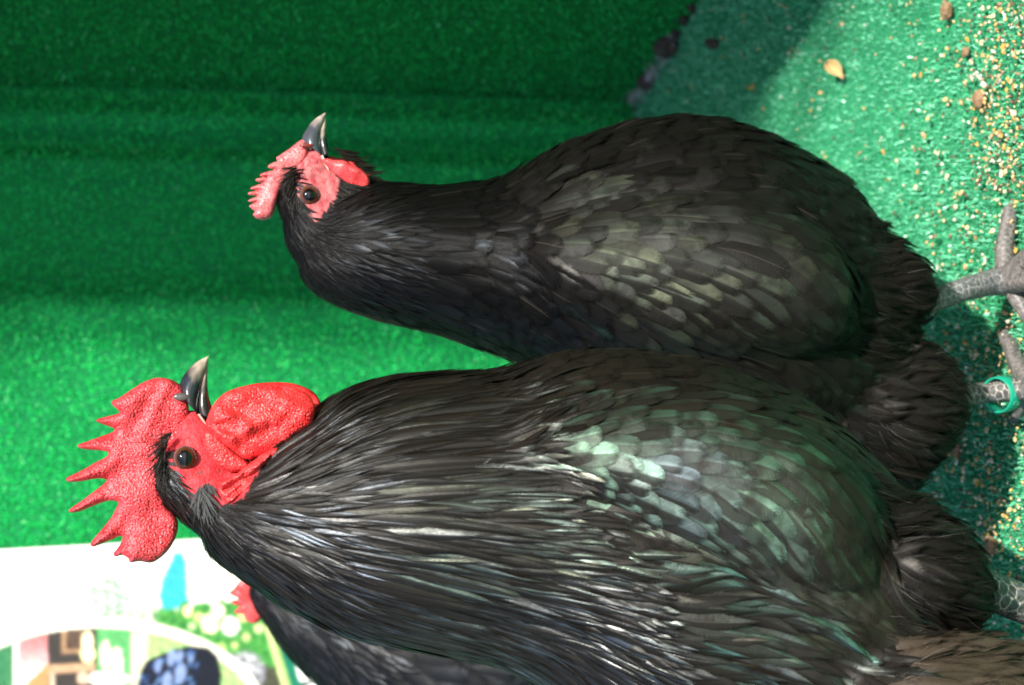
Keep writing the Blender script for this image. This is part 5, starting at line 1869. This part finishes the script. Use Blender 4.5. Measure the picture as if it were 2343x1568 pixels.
def clod(x, y, r, mat, lab, seed, flat=.7):
    p = FLOOR(x, y)
    rr = np.random.default_rng(seed)
    bm = bmesh.new()
    bmesh.ops.create_icosphere(bm, subdivisions=3, radius=1.0)
    co = np.array([v.co[:] for v in bm.verts])
    k = 1 + .22 * vnoise(co, .55, seed) + .10 * vnoise(co, 1.6, seed + 1)
    for v, q in zip(bm.verts, k):
        v.co = Vector((v.co.x * r * q * rr.uniform(.97, 1.03), v.co.y * r * q * .85, v.co.z * r * q * flat))
    me = bpy.data.meshes.new('soil_clod')
    bm.to_mesh(me)
    bm.free()
    me.materials.append(mat)
    o = bpy.data.objects.new('soil_clod', me)
    o.location = (p[0], p[1], .003 + r * flat * .6)
    COL.objects.link(o)
    o['label'], o['category'], o['group'] = lab, 'soil clod', 'soil clods on the floor'


clod(2182, 25, .0065, M_SOIL, 'brown soil clod near the upper right corner of the picture', 1)
clod(2258, 232, .0066, M_SOIL, 'brown crumbly soil clod beside the spilled feed', 2)
clod(2222, 120, .0038, M_SOIL, 'small brown soil clod between the two larger clods', 3)
clod(2283, 1250, .0062, M_SOIL, 'brown soil clod near the rooster\'s leg', 4)
clod(2205, 1030, .0052, M_SOIL, 'dark brown soil clod on the shaded carpet between the birds', 5)
clod(1900, 478, .0030, M_SOIL, 'tiny brown soil clod beside the hen\'s back', 6)
clod(1646, 100, .0052, M_SOILD, 'small black soil clod on the shaded carpet near the corner', 7, 1.5)
clod(1546, 108, .0125, M_SOILD, 'largest black dirt lump in the seam of the carpet corner', 8, 1.1)
clod(1556, 78, .0065, M_SOILD, 'black dirt lump in the seam above the largest one', 9)
clod(1492, 190, .0085, M_SOILD, 'elongated black dirt lump at the foot of the wall corner', 10, 1.2)
clod(1576, 45, .0062, M_SOILD, 'black dirt lump in the seam towards the picture edge', 11)
clod(1592, 18, .0058, M_SOILD, 'black dirt lump in the seam at the picture edge', 12)

# grey lint in the seam
Pl = np.array([FLOOR(*q) for q in ((1538, 100), (1530, 128), (1548, 92), (1505, 165), (1482, 200), (1462, 226), (1498, 178), (1535, 118))])
Pl = Pl[rng.integers(0, len(Pl), 700)] + rng.normal(size=(700, 3)) * np.array([.006, .008, .002]) + np.array([0, 0, .008])
Nl = rng.normal(size=(700, 3))
Nl /= np.linalg.norm(Nl, axis=1)[:, None]
V, F, C = strands(None, lambda p: rng.normal(size=3), Pl, Nl, (.004, .012), .3, .0003, np.tile([.38, .38, .42], (700, 1)), 3, .3, .6)
o = link(mesh_np('lint', V, F, {'vcol': ('FLOAT_COLOR', C)}), 'lint', mat=M_FLUFF, kind='stuff')
o['label'], o['category'] = 'grey fluff and lint caught in the seam at the wall corner', 'lint'

# fallen leaf, curled and standing on its edge
c = FLOOR(1934, 160)
ns, nt = 22, 11
s, t = np.meshgrid(np.linspace(0, 1, ns), np.linspace(-1, 1, nt), indexing='ij')
wd = .0058 * np.sin(np.pi * np.clip(s, .03, .985)) ** .7
ang = math.radians(62)
along = np.array([math.cos(ang) * .9, math.sin(ang) * .6, .18])
along /= np.linalg.norm(along)
sd = np.cross(along, [0.15, 1.0, -.2])
sd /= np.linalg.norm(sd)
nn = np.cross(along, sd)
V = c + np.array([0, 0, .010]) + along * ((s - .5) * .024)[..., None] + sd * (t * wd)[..., None] + nn * (.0042 * t * t - .003 * (s - .5) ** 2 * 4)[..., None]
i = np.arange(ns * nt).reshape(ns, nt)
F = np.stack([i[:-1, :-1], i[1:, :-1], i[1:, 1:], i[:-1, 1:]], -1).reshape(-1, 4)
lf = link(mesh_np('dry_leaf', V.reshape(-1, 3), F), 'dry_leaf', mat=mat_simple('dry_leaf', (0.50, 0.36, 0.17), .6, .3, noise=(180.0, (0.34, 0.22, 0.09), .7), bump=('noise', 500.0, .3, .0005)))
sol = lf.modifiers.new('thickness', 'SOLIDIFY')
sol.thickness = .0004
lf['label'], lf['category'] = 'small curled tan dry leaf lying on the carpet', 'leaf'


def straw(x, y, L, a, col, lab, r=.0007):
    p = FLOOR(x, y) + np.array([0, 0, .0062])
    d = np.array([math.cos(a), math.sin(a), rng.uniform(-.05, .12)])
    rings = []
    for q in np.linspace(0, 1, 8):
        cc = p + d * L * (q - .5) + np.array([0, 0, .0012 * math.sin(q * 3)])
        w_ = r * (1.1 - .5 * q)
        rings.append((cc, np.cross(d, [0, 0, 1.0]) * w_, np.array([0, 0, w_ * .7])))
    V, F, T = ring_loft(rings, 8)
    me = bpy.data.meshes.new('straw')
    me.from_pydata(V.tolist(), [], F.tolist() + T.tolist())
    o = link(me, 'straw', mat=mat_simple('straw', col, .6))
    o['label'], o['category'], o['group'] = lab, 'straw', 'bits of straw on the floor'


straw(1806, 15, .016, 1.2, (.45, .32, .15), 'bent tan straw bit at the top edge of the picture')
straw(2155, 545, .009, 2.0, (.22, .13, .07), 'short dark brown straw bit beside the hen\'s thigh', .0011)
straw(1980, 355, .012, 1.9, (.35, .22, .12), 'thin brown straw bit near the hen\'s breast')
straw(2196, 1010, .014, .7, (.18, .11, .06), 'brown straw bit on the shaded carpet between the legs')
straw(2300, 190, .020, 2.3, (.40, .28, .16), 'longest pale straw bit beside the spilled feed')


# ================================================================== added trunk and leaves, placed unseen behind the camera on the right to shade the corner
LAT = np.array([math.cos(SUN_AZ), math.sin(SUN_AZ), 0])
DIRH = np.array([math.sin(SUN_AZ), -math.cos(SUN_AZ), 0])
root = LAT * 1.045 + DIRH * 4.6
added_shade_tree = empty('added_shade_tree', tuple(root), 'unseen trunk and leaves added behind the camera to shade the carpet corner', 'added_shade_tree')
M_BARK = mat_simple('bark', (0.16, 0.12, 0.09), .9, .1, noise=(20.0, (0.07, 0.05, 0.04), .8), bump=('noise', 40.0, .9, .02))
rings = []
for q in np.linspace(0, 1, 30):
    r = .135 * (1 - .25 * q) * (1 + .5 * math.exp(-q * 30))
    rings.append((root + np.array([.02 * math.sin(q * 7), .03 * math.sin(q * 5), 9.0 * q]), np.array([r, 0, 0]), np.array([0, r, 0])))
V, F, T = ring_loft(rings, 24)
me = bpy.data.meshes.new('trunk')
me.from_pydata(V.tolist(), [], F.tolist() + T.tolist())
link(me, 'trunk', added_shade_tree, M_BARK)
nl = 5200
zz = rng.uniform(4.2, 9.4, nl)
aa = rng.normal(size=nl) * .085 + rng.choice([-.10, .10], nl)
P = root + LAT * aa[:, None] + DIRH * (rng.normal(size=nl) * .25)[:, None] + np.stack([0 * zz, 0 * zz, zz], 1)
far_leaves = rng.uniform(0, 1, nl) < .35
P[far_leaves] += rng.normal(size=(far_leaves.sum(), 3)) * np.array([.2, .2, .2]) + LAT * .9 + np.array([0, 0, 1.2])
Q = rng.normal(size=(nl, 3, 3))
u = Q[:, 0] / np.linalg.norm(Q[:, 0], axis=1)[:, None]
v = np.cross(u, Q[:, 1])
v /= np.linalg.norm(v, axis=1)[:, None]
sz = rng.uniform(.018, .034, nl)[:, None]
V = np.stack([P - u * sz, P + v * sz * .5, P + u * sz, P - v * sz * .5], 1).reshape(-1, 3)
link(mesh_np('crown', V, np.arange(nl * 4).reshape(-1, 4)), 'crown', added_shade_tree, mat_simple('tree_leaf', (0.05, 0.10, 0.025), .5), kind='stuff')
